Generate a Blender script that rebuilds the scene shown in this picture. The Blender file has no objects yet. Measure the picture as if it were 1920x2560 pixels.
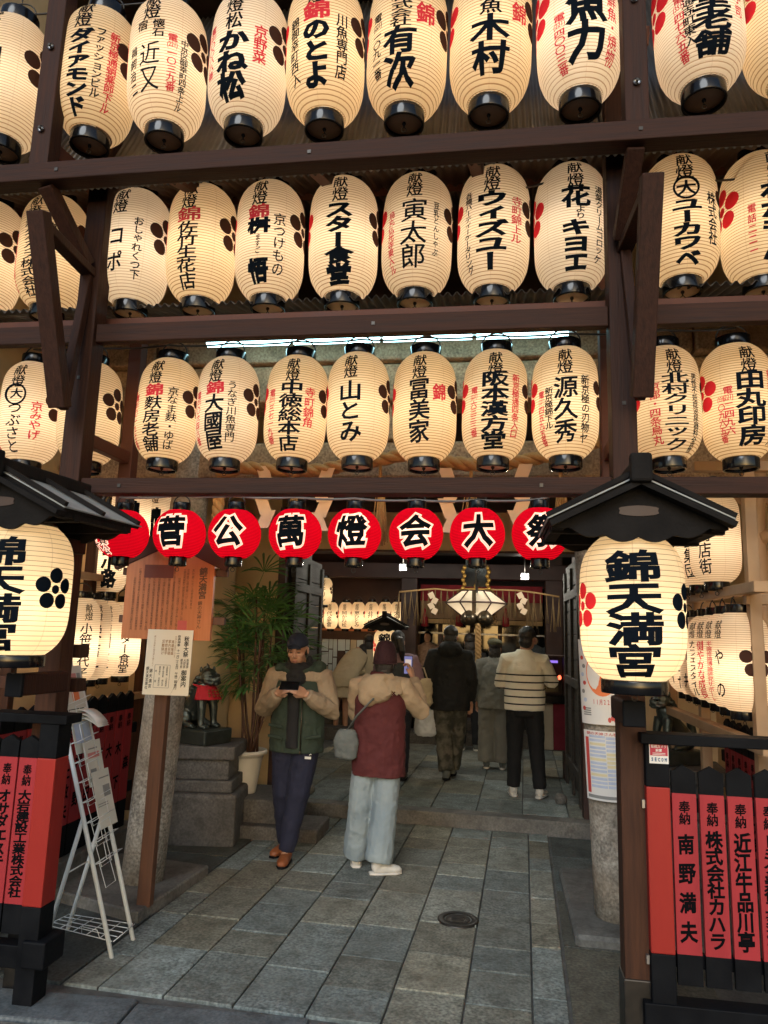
import bpy, bmesh, math, random
from mathutils import Vector, Matrix, noise as mnoise
random.seed(7)
R = math.radians
sc = bpy.context.scene
C = sc.collection

# ------------------------------------------------------------------ camera
cam = bpy.data.cameras.new('camera')
camo = bpy.data.objects.new('camera', cam); C.objects.link(camo)
sc.camera = camo
cam.sensor_fit = 'VERTICAL'; cam.sensor_height = 36.0; cam.lens = 1800 / 2560 * 36.0
cam.clip_start = 0.05; cam.clip_end = 500
EYE = Vector((0, 0, 1.75))
ROT = Matrix.Rotation(R(8.5), 3, 'Z') @ Matrix.Rotation(R(99.5), 3, 'X') @ Matrix.Rotation(R(1.7), 3, 'Z')
camo.matrix_world = Matrix.Translation(EYE) @ ROT.to_4x4()

def ray(x, y): return ROT @ Vector(((x - 960) / 1800, -(y - 1280) / 1800, -1))
def at(x, y, Y):            # a measured photo point -> its place on the upright plane y = Y
    d = ray(x, y); return EYE + d * (Y / d.y)
def ground(x, y, z=0.0):    # a measured photo point -> its place on the level z
    d = ray(x, y); return EYE + d * ((z - EYE.z) / d.z)
def atx(x, y, X):
    d = ray(x, y); return EYE + d * (X / d.x)

# ------------------------------------------------------------------ world, sun, exposure
w = bpy.data.worlds.new("World"); sc.world = w; w.use_nodes = True
nt = w.node_tree
sky = nt.nodes.new('ShaderNodeTexSky'); sky.sky_type = 'NISHITA'; sky.sun_disc = False
sky.sun_elevation = R(14); sky.sun_rotation = R(170)
nt.links.new(sky.outputs[0], nt.nodes['Background'].inputs[0])
nt.nodes['Background'].inputs[1].default_value = 0.15
sun = bpy.data.lights.new('sun', 'SUN'); sun.energy = 1.5; sun.angle = R(30); sun.color = (0.95, 0.985, 1.0)
suno = bpy.data.objects.new('sun', sun); C.objects.link(suno)
suno.rotation_euler = (R(58), 0, R(-14)); suno.location = (0, -6, 8)
sc.view_settings.view_transform = 'Standard'; sc.view_settings.look = 'None'
sc.view_settings.exposure = 0.34; sc.view_settings.gamma = 1.0
cy = sc.cycles
cy.max_bounces = 8; cy.diffuse_bounces = 4; cy.glossy_bounces = 3; cy.transmission_bounces = 6
cy.sample_clamp_indirect = 3.0; cy.caustics_reflective = False; cy.caustics_refractive = False
cy.use_denoising = True

# ------------------------------------------------------------------ helpers
def link(o, parent=None):
    C.objects.link(o)
    if parent is not None: o.parent = parent
    return o
def tag(o, label=None, cat=None, group=None, kind=None):
    if label: o['label'] = label
    if cat: o['category'] = cat
    if group: o['group'] = group
    if kind: o['kind'] = kind
    return o
def empty(name, loc, label=None, cat=None, group=None, rz=0.0):
    o = bpy.data.objects.new(name, None); o.empty_display_size = 0.1
    link(o); o.location = loc; o.rotation_euler = (0, 0, rz)
    return tag(o, label, cat, group)

class MB:
    """collects shapes and links them as one mesh object"""
    def __init__(s): s.v = []; s.f = []; s.m = []; s.sm = []; s.uv = {}
    def face(s, idx, m=0, sm=False):
        s.f.append(tuple(idx)); s.m.append(m); s.sm.append(sm)
    def mesh(s, verts, faces, m=0, sm=False):
        b = len(s.v); s.v.extend(verts)
        for f in faces: s.face([b + i for i in f], m, sm)
        return b
    def box(s, c, d, m=0, rot=None, taper=None, bev=0.0):
        x, y, z = d[0] / 2, d[1] / 2, d[2] / 2
        c = Vector(c)
        if bev <= 0:
            vs = [Vector((i * x, j * y, k * z)) for k in (-1, 1) for j in (-1, 1) for i in (-1, 1)]
            fs = [(0, 2, 3, 1), (4, 5, 7, 6), (0, 1, 5, 4), (2, 6, 7, 3), (0, 4, 6, 2), (1, 3, 7, 5)]
        else:
            b = min(bev, x * .9, y * .9, z * .9)
            bm = bmesh.new(); bmesh.ops.create_cube(bm, size=1)
            for v in bm.verts: v.co = Vector((v.co.x * 2 * x, v.co.y * 2 * y, v.co.z * 2 * z))
            bmesh.ops.bevel(bm, geom=list(bm.edges), offset=b, segments=2, affect='EDGES', profile=.5)
            bm.verts.index_update()
            vs = [v.co.copy() for v in bm.verts]; fs = [[v.index for v in f.verts] for f in bm.faces]; bm.free()
        if taper:
            for v in vs:
                t = (v.z / z + 1) / 2 if z else 0
                v.x *= 1 + (taper - 1) * t; v.y *= 1 + (taper - 1) * t
        if rot is not None: vs = [rot @ v for v in vs]
        s.mesh([v + c for v in vs], fs, m)
    def bar(s, a, b, wx, wy, m=0, up=Vector((0, 0, 1)), bev=0.0):
        """a straight squared timber from a to b"""
        a = Vector(a); b = Vector(b); d = b - a; L = d.length; z = d.normalized()
        u = Vector(up)
        if abs(z.dot(u)) > .97: u = Vector((0, 1, 0))
        x = u.cross(z).normalized(); y = z.cross(x)
        s.box((a + b) / 2, (wx, wy, L), m, Matrix((x, y, z)).transposed(), bev=bev)
    def rings(s, rings, m=0, sm=True, cap=True, closed=True):
        n = len(rings[0]); b = len(s.v)
        for r in rings: s.v.extend(r)
        for i in range(len(rings) - 1):
            for j in range(n if closed else n - 1):
                k = (j + 1) % n
                s.face((b + i * n + j, b + i * n + k, b + (i + 1) * n + k, b + (i + 1) * n + j), m, sm)
        if cap:
            s.face([b + j for j in range(n)][::-1], m, False)
            s.face([b + (len(rings) - 1) * n + j for j in range(n)], m, False)
    def tube(s, pts, rad, m=0, n=8, sm=True, cap=True):
        pts = [Vector(p) for p in pts]
        if not isinstance(rad, (list, tuple)): rad = [rad] * len(pts)
        out = []; prev = None
        for i, p in enumerate(pts):
            t = (pts[min(i + 1, len(pts) - 1)] - pts[max(i - 1, 0)]).normalized()
            if prev is None:
                u = Vector((0, 0, 1)) if abs(t.z) < .9 else Vector((0, 1, 0))
                x = u.cross(t).normalized()
            else:
                x = (prev - t * prev.dot(t)).normalized()
            prev = x; y = t.cross(x)
            r = rad[i]; rx, ry = r if isinstance(r, (tuple, list)) else (r, r)
            out.append([p + x * (math.cos(2 * math.pi * j / n) * rx) + y * (math.sin(2 * math.pi * j / n) * ry) for j in range(n)])
        s.rings(out, m, sm, cap)
    def loft(s, secs, m=0, n=16, sm=True, cap=True, rz=0.0):
        """stacked ellipses (x, y, z, rx, ry)"""
        out = []
        for x, y, z, rx, ry in secs:
            out.append([Vector((x + rx * math.cos(2 * math.pi * j / n + rz), y + ry * math.sin(2 * math.pi * j / n + rz), z)) for j in range(n)])
        s.rings(out, m, sm, cap)
    def lathe(s, prof, m=0, n=24, c=(0, 0, 0), sm=True, cap=False):
        s.loft([(c[0], c[1], c[2] + z, r, r) for r, z in prof], m, n, sm, cap)
    def ball(s, c, r, m=0, n=14, rot=None, sm=True):
        r = tuple(r) if hasattr(r, "__len__") else (r, r, r); c = Vector(c)
        rr = []
        for i in range(n // 2 + 1):
            a = math.pi * i / (n // 2); a = min(max(a, .06), math.pi - .06)
            ring = []
            for j in range(n):
                t = 2 * math.pi * j / n
                v = Vector((r[0] * math.sin(a) * math.cos(t), r[1] * math.sin(a) * math.sin(t), -r[2] * math.cos(a)))
                ring.append((rot @ v if rot is not None else v) + c)
            rr.append(ring)
        s.rings(rr, m, sm, True)
    def prism(s, poly, a, b, m=0):
        """polygon of 3d points pushed from offset a to b"""
        a = Vector(a); b = Vector(b); n = len(poly)
        vs = [Vector(p) + a for p in poly] + [Vector(p) + b for p in poly]
        fs = [tuple(range(n))[::-1], tuple(range(n, 2 * n))] + [(i, (i + 1) % n, n + (i + 1) % n, n + i) for i in range(n)]
        s.mesh(vs, fs, m)
    def build(s, name, mats, parent=None, loc=None, label=None, fix=True):
        me = bpy.data.meshes.new(name)
        me.from_pydata([tuple(v) for v in s.v], [], s.f)
        mats = mats if isinstance(mats, (list, tuple)) else [mats]
        for mt in mats: me.materials.append(mt)
        me.polygons.foreach_set('material_index', s.m)
        me.polygons.foreach_set('use_smooth', s.sm)
        if s.uv:
            l = me.uv_layers.new(name='UVMap')
            for lp in me.loops: l.data[lp.index].uv = s.uv.get(lp.vertex_index, (.5, .5))
        if fix:
            bm = bmesh.new(); bm.from_mesh(me); bmesh.ops.recalc_face_normals(bm, faces=bm.faces); bm.to_mesh(me); bm.free()
        me.update()
        o = bpy.data.objects.new(name, me); link(o, parent)
        if loc is not None: o.location = loc
        if label: o['label'] = label
        return o

def soft(o, voxel=.012, it=3, disp=0.0, scale=.08, factor=.5):
    """melt the collected shapes into one continuous skin, with cloth folds if asked"""
    r = o.modifiers.new('skin', 'REMESH'); r.mode = 'VOXEL'; r.voxel_size = voxel; r.use_smooth_shade = True
    s = o.modifiers.new('smooth', 'SMOOTH'); s.iterations = it; s.factor = factor
    if disp:
        t2 = bpy.data.textures.new('creases', 'CLOUDS'); t2.noise_scale = scale * .38; t2.noise_depth = 1; t2.cloud_type = 'COLOR'
        d2 = o.modifiers.new('creases', 'DISPLACE'); d2.texture = t2; d2.strength = disp * .28; d2.texture_coords = 'LOCAL'
        t = bpy.data.textures.new('folds', 'CLOUDS'); t.noise_scale = scale; t.noise_depth = 2
        d = o.modifiers.new('folds', 'DISPLACE'); d.texture = t; d.strength = disp; d.texture_coords = 'LOCAL'; d.mid_level = .5
    return o

# ------------------------------------------------------------------ materials
def mat(name, col, rough=.6, metal=0.0, col2=None, nscale=8.0, namt=.5, bump=0.0, bscale=None, stretch=None, spec=.5, detail=6.0, coat=0.0):
    m = bpy.data.materials.new(name); m.use_nodes = True
    n = m.node_tree.nodes; l = m.node_tree.links; b = n['Principled BSDF']
    b.inputs['Roughness'].default_value = rough; b.inputs['Metallic'].default_value = metal
    b.inputs['Specular IOR Level'].default_value = spec; b.inputs['Coat Weight'].default_value = coat
    b.inputs['Base Color'].default_value = (*col, 1)
    tc = n.new('ShaderNodeTexCoord'); mp = n.new('ShaderNodeMapping')
    l.new(tc.outputs['Object'], mp.inputs[0])
    if stretch: mp.inputs['Scale'].default_value = stretch
    if col2 is not None:
        t = n.new('ShaderNodeTexNoise'); t.inputs['Scale'].default_value = nscale; t.inputs['Detail'].default_value = detail
        l.new(mp.outputs[0], t.inputs[0])
        r = n.new('ShaderNodeValToRGB'); r.color_ramp.elements[0].position = .5 - namt * .35; r.color_ramp.elements[1].position = .5 + namt * .35
        r.color_ramp.elements[0].color = (*col, 1); r.color_ramp.elements[1].color = (*col2, 1)
        l.new(t.outputs['Fac'], r.inputs[0]); l.new(r.outputs[0], b.inputs['Base Color'])
        # uneven sheen
        mr = n.new('ShaderNodeMapRange'); mr.inputs[3].default_value = max(rough - .12, .03); mr.inputs[4].default_value = min(rough + .12, 1)
        l.new(t.outputs['Fac'], mr.inputs[0]); l.new(mr.outputs[0], b.inputs['Roughness'])
    if bump:
        t2 = n.new('ShaderNodeTexNoise'); t2.inputs['Scale'].default_value = bscale or nscale * 2; t2.inputs['Detail'].default_value = 5
        l.new(mp.outputs[0], t2.inputs[0])
        bp = n.new('ShaderNodeBump'); bp.inputs['Strength'].default_value = bump; bp.inputs['Distance'].default_value = .01
        l.new(t2.outputs['Fac'], bp.inputs['Height']); l.new(bp.outputs[0], b.inputs['Normal'])
    return m

def granite(name, c1, c2, c3, rough=.75, scale=160.0):
    """speckled stone: fine grains over broad weather stains"""
    m = mat(name, c1, rough, col2=c2, nscale=scale, namt=.55, bump=.25, bscale=scale * .6)
    n = m.node_tree.nodes; l = m.node_tree.links; b = n['Principled BSDF']
    ramp = [x for x in n if x.type == 'VALTORGB'][0]
    tc = [x for x in n if x.type == 'TEX_COORD'][0]
    t = n.new('ShaderNodeTexNoise'); t.inputs['Scale'].default_value = 2.3; t.inputs['Detail'].default_value = 8
    l.new(tc.outputs['Object'], t.inputs[0])
    r = n.new('ShaderNodeValToRGB'); r.color_ramp.elements[0].position = .38; r.color_ramp.elements[1].position = .68
    l.new(t.outputs['Fac'], r.inputs[0])
    mx = n.new('ShaderNodeMixRGB'); l.new(r.outputs[0], mx.inputs[0]); l.new(ramp.outputs[0], mx.inputs[1]); mx.inputs[2].default_value = (*c3, 1)
    mm = n.new('ShaderNodeMath'); mm.operation = 'MULTIPLY'; mm.inputs[1].default_value = .6
    l.new(r.outputs[0], mm.inputs[0]); l.new(mm.outputs[0], mx.inputs[0])
    t3 = n.new('ShaderNodeTexNoise'); t3.inputs['Scale'].default_value = 7; t3.inputs['Detail'].default_value = 10; t3.inputs['Roughness'].default_value = .7
    l.new(tc.outputs['Object'], t3.inputs[0])
    r3 = n.new('ShaderNodeValToRGB'); r3.color_ramp.elements[0].position = .34; r3.color_ramp.elements[1].position = .56
    r3.color_ramp.elements[0].color = (.55, .54, .52, 1); r3.color_ramp.elements[1].color = (1, 1, 1, 1)
    l.new(t3.outputs['Fac'], r3.inputs[0])
    md = n.new('ShaderNodeMixRGB'); md.blend_type = 'MULTIPLY'; md.inputs[0].default_value = 1; l.new(mx.outputs[0], md.inputs[1]); l.new(r3.outputs[0], md.inputs[2])
    l.new(md.outputs[0], b.inputs['Base Color'])
    return m

def emit(name, col, s):
    m = bpy.data.materials.new(name); m.use_nodes = True
    n = m.node_tree.nodes; e = n.new('ShaderNodeEmission'); e.inputs[0].default_value = (*col, 1); e.inputs[1].default_value = s
    m.node_tree.links.new(e.outputs[0], n['Material Output'].inputs[0]); return m

def paper(name, col, rib, ribs, line=.10, trans=.62, seams=8, ribmix=.75):
    """lantern paper on bamboo hoops: lets the lamp inside shine through, hoops show as fine lines"""
    m = bpy.data.materials.new(name); m.use_nodes = True
    n = m.node_tree.nodes; l = m.node_tree.links; n.remove(n['Principled BSDF'])
    uv = n.new('ShaderNodeUVMap'); uv.uv_map = 'UVMap'
    sp = n.new('ShaderNodeSeparateXYZ'); l.new(uv.outputs[0], sp.inputs[0])
    def math_(op, a, b=None):
        x = n.new('ShaderNodeMath'); x.operation = op
        for i, v in enumerate((a, b)):
            if v is None: continue
            if isinstance(v, (int, float)): x.inputs[i].default_value = v
            else: l.new(v, x.inputs[i])
        return x.outputs[0]
    fr = math_('FRACT', math_('MULTIPLY', sp.outputs[1], ribs))
    tri = math_('ABSOLUTE', math_('SUBTRACT', fr, .5))             # .5 on a hoop, 0 between
    mk = math_('MULTIPLY', math_('GREATER_THAN', tri, .5 - line), ribmix)
    fs = math_('ABSOLUTE', math_('SUBTRACT', math_('FRACT', math_('MULTIPLY', sp.outputs[0], seams)), .5))
    ms = math_('MULTIPLY', math_('GREATER_THAN', fs, .488), .22)
    tc = n.new('ShaderNodeTexCoord'); t = n.new('ShaderNodeTexNoise'); t.inputs['Scale'].default_value = 9; t.inputs['Detail'].default_value = 6
    l.new(tc.outputs['Object'], t.inputs[0])
    mf = math_('MAXIMUM', mk, ms)
    c0 = n.new('ShaderNodeMixRGB'); l.new(t.outputs['Fac'], c0.inputs[0])
    c0.inputs[1].default_value = (*col, 1); c0.inputs[2].default_value = (col[0] * .93, col[1] * .88, col[2] * .8, 1)
    mx = n.new('ShaderNodeMixRGB'); l.new(mf, mx.inputs[0]); l.new(c0.outputs[0], mx.inputs[1]); mx.inputs[2].default_value = (*rib, 1)
    bp = n.new('ShaderNodeBump'); bp.inputs['Strength'].default_value = .35; bp.inputs['Distance'].default_value = .004
    l.new(math_('SUBTRACT', .5, math_('POWER', math_('MULTIPLY', tri, 2.0), 2.0)), bp.inputs['Height'])
    tr = n.new('ShaderNodeBsdfTranslucent'); df = n.new('ShaderNodeBsdfDiffuse')
    l.new(mx.outputs[0], tr.inputs[0]); l.new(mx.outputs[0], df.inputs[0]); l.new(bp.outputs[0], df.inputs['Normal'])
    ms2 = n.new('ShaderNodeMixShader'); ms2.inputs[0].default_value = trans
    l.new(df.outputs[0], ms2.inputs[1]); l.new(tr.outputs[0], ms2.inputs[2])
    l.new(ms2.outputs[0], n['Material Output'].inputs[0])
    return m

def ink(name, col, trans=.25):
    """paint on lantern paper; a little lamp light comes through it"""
    m = bpy.data.materials.new(name); m.use_nodes = True
    n = m.node_tree.nodes; l = m.node_tree.links; n.remove(n['Principled BSDF'])
    tr = n.new('ShaderNodeBsdfTranslucent'); df = n.new('ShaderNodeBsdfDiffuse')
    tr.inputs[0].default_value = (*col, 1); df.inputs[0].default_value = (*col, 1)
    ms2 = n.new('ShaderNodeMixShader'); ms2.inputs[0].default_value = trans
    l.new(df.outputs[0], ms2.inputs[1]); l.new(tr.outputs[0], ms2.inputs[2]); l.new(ms2.outputs[0], n['Material Output'].inputs[0])
    return m

M = dict(
 frame=mat('stained_timber', (.013, .005, .0035), .65, spec=.18, col2=(.048, .019, .012), nscale=4, namt=1.0, bump=.3, bscale=9, stretch=(16, 16, .8)),
 frameh=mat('stained_beam_timber', (.013, .005, .0035), .65, spec=.18, col2=(.048, .019, .012), nscale=4, namt=1.0, bump=.3, bscale=9, stretch=(.8, 16, 16)),
 framered=mat('red_brown_timber', (.055, .017, .011), .6, spec=.25, col2=(.09, .032, .019), nscale=6, namt=.9, bump=.15, bscale=40),
 postwood=mat('weathered_lit_post', (.068, .027, .014), .65, spec=.2, col2=(.028, .013, .009), nscale=5, namt=.9, bump=.25, bscale=14, stretch=(9, 9, .8)),
 signpost=mat('sign_post_wood', (.14, .055, .026), .6, col2=(.07, .033, .02), nscale=4, namt=.9, bump=.2, bscale=10, stretch=(9, 9, .7)),
 palewood=mat('pale_cypress', (.42, .27, .15), .55, col2=(.34, .20, .10), nscale=6, namt=.8, bump=.1, bscale=20, stretch=(1, 1, 1)),
 board=mat('varnished_board', (.56, .19, .068), .38, col2=(.45, .14, .046), nscale=5, namt=.9, bump=.06, bscale=10, stretch=(12, 1, .7), coat=.2),
 roofslab=mat('roof_board', (.011, .0095, .009), .8, spec=.15, col2=(.006, .0055, .0055), nscale=9, namt=.8, bump=.3, bscale=60),
 tin=mat('weathered_roof_metal', (.34, .36, .36), .6, metal=.1, col2=(.20, .215, .215), nscale=6, namt=.8, bump=.2, bscale=50),
 corr=mat('corrugated_metal', (.085, .08, .076), .45, metal=.5, col2=(.045, .04, .038), nscale=4, namt=.9, bump=.1, bscale=20),
 ceilwood=mat('dark_ceiling_wood', (.035, .020, .014), .6, col2=(.06, .035, .024), nscale=5, namt=.9, bump=.2, bscale=20),
 hallwood=mat('hall_timber', (.055, .018, .012), .55, col2=(.030, .012, .010), nscale=5, namt=.9, bump=.15, bscale=20),
 lacq=mat('black_lacquer', (.004, .004, .005), .16, spec=.4, col2=(.006, .006, .007), nscale=12, namt=.6),
 lacqin=mat('lantern_base_wood', (.66, .52, .36), .6, col2=(.45, .33, .21), nscale=8, namt=.9),
 iron=mat('dark_iron', (.03, .028, .026), .4, metal=.7, col2=(.05, .045, .04), nscale=20, namt=.8),
 steel=mat('steel_bolt', (.45, .46, .48), .35, metal=.9, col2=(.3, .3, .31), nscale=30, namt=.8),
 cable=mat('grey_cable', (.14, .13, .12), .6, col2=(.10, .09, .085), nscale=20, namt=.8),
 granite=granite('torii_granite', (.15, .14, .125), (.56, .52, .45), (.30, .23, .16), scale=62),
 lintel=granite('lantern_lit_granite', (.20, .125, .07), (.52, .37, .225), (.30, .20, .115), scale=62),  # torii granite tinted brown for the lantern light on the lintel
 slab=granite('paving_granite', (.092, .104, .097), (.34, .365, .34), (.15, .15, .128), scale=62),
 stone=granite('pedestal_stone', (.06, .054, .05), (.15, .138, .125), (.05, .047, .046), scale=60),
 concrete=granite('base_concrete', (.11, .105, .095), (.20, .19, .17), (.09, .085, .08), scale=60),
 ground=granite('old_concrete', (.085, .087, .083), (.15, .15, .142), (.07, .069, .066), scale=48),
 asphalt=granite('street_asphalt', (.03, .033, .035), (.06, .064, .066), (.035, .038, .04), scale=120),
 gutter=granite('kerb_granite', (.07, .085, .095), (.16, .18, .19), (.085, .10, .11), scale=70),
 plaster=mat('cream_plaster', (.74, .56, .32), .85, col2=(.64, .47, .26), nscale=2.5, namt=.9, bump=.12, bscale=120),
 washi=mat('cream_wall_board', (.60, .46, .27), .85, col2=(.52, .39, .22), nscale=14, namt=.9, bump=.1, bscale=90),
 red=mat('vermilion_paint', (.33, .024, .018), .5, spec=.25, col2=(.23, .017, .013), nscale=5, namt=1.0, bump=.2, bscale=24, stretch=(1, 1, .25)),
 plank=mat('rose_red_paint', (.36, .034, .042), .55, spec=.2, col2=(.25, .023, .028), nscale=4.5, namt=1.0, bump=.2, bscale=24, stretch=(2, 2, .22)),
 black=mat('black_paint', (.0025, .003, .0045), .6, spec=.08, col2=(.008, .009, .011), nscale=7, namt=.7, bump=.15, bscale=30),
 text=mat('black_letter_paint', (.003, .003, .004), .7, spec=.05),
 redtext=mat('red_letter_paint', (.42, .03, .04), .5),
 white=mat('white_card', (.78, .76, .72), .6, col2=(.70, .68, .64), nscale=5, namt=.8),
 notice=mat('notice_paper', (.82, .76, .62), .45, col2=(.78, .72, .58), nscale=4, namt=.8),
 whitemetal=mat('white_enamel', (.80, .83, .83), .3, col2=(.70, .73, .73), nscale=14, namt=.8),
 pot=mat('white_pot_plastic', (.70, .67, .60), .4, col2=(.58, .55, .49), nscale=5, namt=.9),
 bronze=mat('old_bronze', (.055, .065, .058), .38, metal=.75, col2=(.10, .115, .10), nscale=12, namt=.9, bump=.35, bscale=45),
 bib=mat('red_bib_cloth', (.50, .012, .022), .8, col2=(.42, .010, .018), nscale=30, namt=.8, bump=.2, bscale=160),
 gold=mat('gold_leaf', (.42, .25, .06), .45, metal=.8, col2=(.25, .14, .035), nscale=20, namt=.8, bump=.3, bscale=60),
 straw=mat('rice_straw_rope', (.50, .31, .13), .8, col2=(.36, .21, .08), nscale=60, namt=.9, bump=.5, bscale=150),
 leaf=mat('palm_leaf', (.05, .135, .035), .4, col2=(.10, .24, .06), nscale=9, namt=.9),
 cane=mat('palm_cane', (.10, .04, .02), .7, col2=(.05, .022, .013), nscale=16, namt=.9, bump=.3, bscale=50),
 soil=mat('pot_soil', (.03, .022, .016), .95, col2=(.05, .036, .025), nscale=40, namt=.8, bump=.6, bscale=80),
 skin=mat('skin', (.48, .27, .18), .5, col2=(.42, .22, .14), nscale=12, namt=.7),
 lip=mat('lips', (.30, .11, .085), .5),
 hair=mat('black_hair', (.012, .010, .010), .45, col2=(.022, .018, .017), nscale=40, namt=.8, bump=.5, bscale=90, stretch=(3, 3, .6)),
 glass=mat('dark_window_glass', (.012, .014, .016), .06, spec=.7),
 fringe=mat('old_straw_fringe', (.26, .17, .075), .9, col2=(.18, .11, .05), nscale=40, namt=.8),
 bell=mat('dark_bell_bronze', (.05, .04, .028), .3, metal=.8, col2=(.09, .07, .045), nscale=10, namt=.8),
)
BLK = ink('sumi_ink', (.006, .009, .014), .05)
REDI = ink('vermilion_ink', (.62, .045, .07), .35)
CRESTD = ink('dark_crest_ink', (.055, .030, .025), .5)
CRESTR = ink('red_crest_ink', (.70, .035, .055), .55)
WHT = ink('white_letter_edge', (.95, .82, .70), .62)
_n = WHT.node_tree.nodes; _e = _n.new('ShaderNodeEmission'); _e.inputs[0].default_value = (1, .74, .54, 1); _e.inputs[1].default_value = .75   # added glow for the lamp-lit bare paper between red ground and black stroke
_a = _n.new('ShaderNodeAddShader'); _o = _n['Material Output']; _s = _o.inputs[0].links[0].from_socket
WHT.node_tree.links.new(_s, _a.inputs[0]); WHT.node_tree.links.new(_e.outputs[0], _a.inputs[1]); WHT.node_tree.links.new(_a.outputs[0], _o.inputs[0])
PAPER = paper('lantern_paper', (.93, .825, .665), (.40, .22, .09), 44, line=.12, ribmix=.8)
PAPERS = [PAPER, paper('newer_lantern_paper', (.94, .86, .74), (.42, .25, .12), 46, line=.11, ribmix=.75), paper('aged_lantern_paper', (.92, .78, .56), (.38, .20, .07), 42, line=.12, ribmix=.8), paper('yellowed_lantern_paper', (.90, .74, .50), (.36, .19, .06), 44, line=.13, ribmix=.8)]
PAPERBIG = paper('thick_lantern_paper', (.93, .80, .58), (.22, .13, .05), 27, line=.055, seams=6, ribmix=.85)
PAPERRED = paper('red_lantern_paper', (.66, .004, .030), (.16, .002, .008), 34, line=.20, ribmix=.7)
PAPERSM = paper('small_lantern_paper', (.93, .80, .58), (.55, .34, .15), 22)

# ------------------------------------------------------------------ writing
_fo = None; _gc = {}
def glyph(s, bold, cut):
    """one character cell as a flat mesh: 1 x 1, centred"""
    global _fo
    k = (s, bold, cut)
    if k in _gc: return _gc[k]
    if _fo is None:
        cu = bpy.data.curves.new('lettering', 'FONT'); _fo = bpy.data.objects.new('lettering', cu); C.objects.link(_fo)
    cu = _fo.data; cu.body = s; cu.size = 1; cu.bevel_depth = bold; cu.bevel_resolution = 0; cu.resolution_u = 2
    me = bpy.data.meshes.new_from_object(_fo)
    vs = [v.co.copy() for v in me.vertices]; fs = [list(p.vertices) for p in me.polygons if sum(vs[i].z for i in p.vertices) > -1e-6]
    bpy.data.meshes.remove(me)
    if not fs: _gc[k] = ([], []); return _gc[k]
    x0 = min(v.x for v in vs); x1 = max(v.x for v in vs); y0 = min(v.y for v in vs); y1 = max(v.y for v in vs)
    if len(s) > 1 or ord(s[0]) < 256:
        sx = .98 / (x1 - x0); sy = .8 / (y1 - y0)
        if len(s) == 1: sx = min(.62 / (x1 - x0), sy)
        vs = [Vector(((v.x - (x0 + x1) / 2) * sx, (v.y - (y0 + y1) / 2) * sy, v.z)) for v in vs]
    else:
        cx, cyy = .5, .38
        if s in 'ょゃゅっッィァォェ': cx, cyy = (x0 + x1) / 2, (y0 + y1) / 2
        vs = [Vector((v.x - cx, v.y - cyy, v.z)) for v in vs]
    if s in 'ー―': vs = [Vector((-v.y, v.x, v.z)) for v in vs]
    bm = bmesh.new(); bv = [bm.verts.new(v) for v in vs]
    for f in fs:
        try: bm.faces.new([bv[i] for i in f])
        except ValueError: pass
    bmesh.ops.delete(bm, geom=[v for v in bm.verts if not v.link_faces], context='VERTS')
    bmesh.ops.remove_doubles(bm, verts=bm.verts, dist=1e-4)
    if cut:
        for i in range(1, cut):
            p = -.5 + i / cut
            for ax in ((1, 0, 0), (0, 1, 0)):
                bmesh.ops.bisect_plane(bm, geom=list(bm.verts) + list(bm.edges) + list(bm.faces), plane_co=Vector(ax) * p, plane_no=ax)
    bm.verts.index_update()
    out = ([v.co.copy() for v in bm.verts], [[v.index for v in f.verts] for f in bm.faces]); bm.free()
    _gc[k] = out
    return out

def cells(t):
    out = []; i = 0
    while i < len(t):
        if t[i] == '(':
            j = t.index(')', i); out.append(t[i:j + 1]); i = j + 1
        else: out.append(t[i]); i += 1
    return out

def write(mb, text, place, x, y0, y1, wd, m, bold=.02, cut=0, slant=.07, vertical=True, jit=.02, lift=0.0, mxa=1.22):
    """text in a column from y0 down to y1 (or a row when not vertical); place(u, v, h) bends it onto its surface"""
    cs = cells(text) if vertical else list(text); n = len(cs)
    if not n: return
    ch = (y0 - y1) / n; asp = 1.0
    for i, c in enumerate(cs):
        if c in ' 　': continue
        dens = min(1.0, max(.34, 95.0 / max(len(glyph(c, 0.0, 0)[0]), 1)))      # crowded characters get thinner strokes, as a brush would
        vs, fs = glyph(c, round(bold * (dens if bold < .09 else 1), 3), cut)
        cxx, cyy = (x, y0 - (i + .5) * ch) if vertical else (x + (i - (n - 1) / 2) * wd, (y0 + y1) / 2)
        hh = min(ch, wd * asp * mxa) if vertical else (y0 - y1)
        jx, jy, js = random.uniform(-jit, jit) * wd, random.uniform(-jit, jit) * hh, random.uniform(1 - jit, 1 + jit) * (1.06 if vertical else 1)
        mb.mesh([place(cxx + jx + v.x * wd * js, cyy + jy + (v.y + slant * v.x) * hh * js, lift + v.z * .02) for v in vs], fs, m)
# ================================================================== GROUND
mb = MB(); mb.box((0, 60, -.06), (260, 260, .1)); tag(mb.build('ground', M['ground']), kind='structure')
TURN = Matrix.Rotation(R(-2.6), 3, 'Z'); ORG = Vector((-.83, 3.6, 0))
def pathpt(u, v, z): return ORG + TURN @ Vector((u, v, z))

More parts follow.
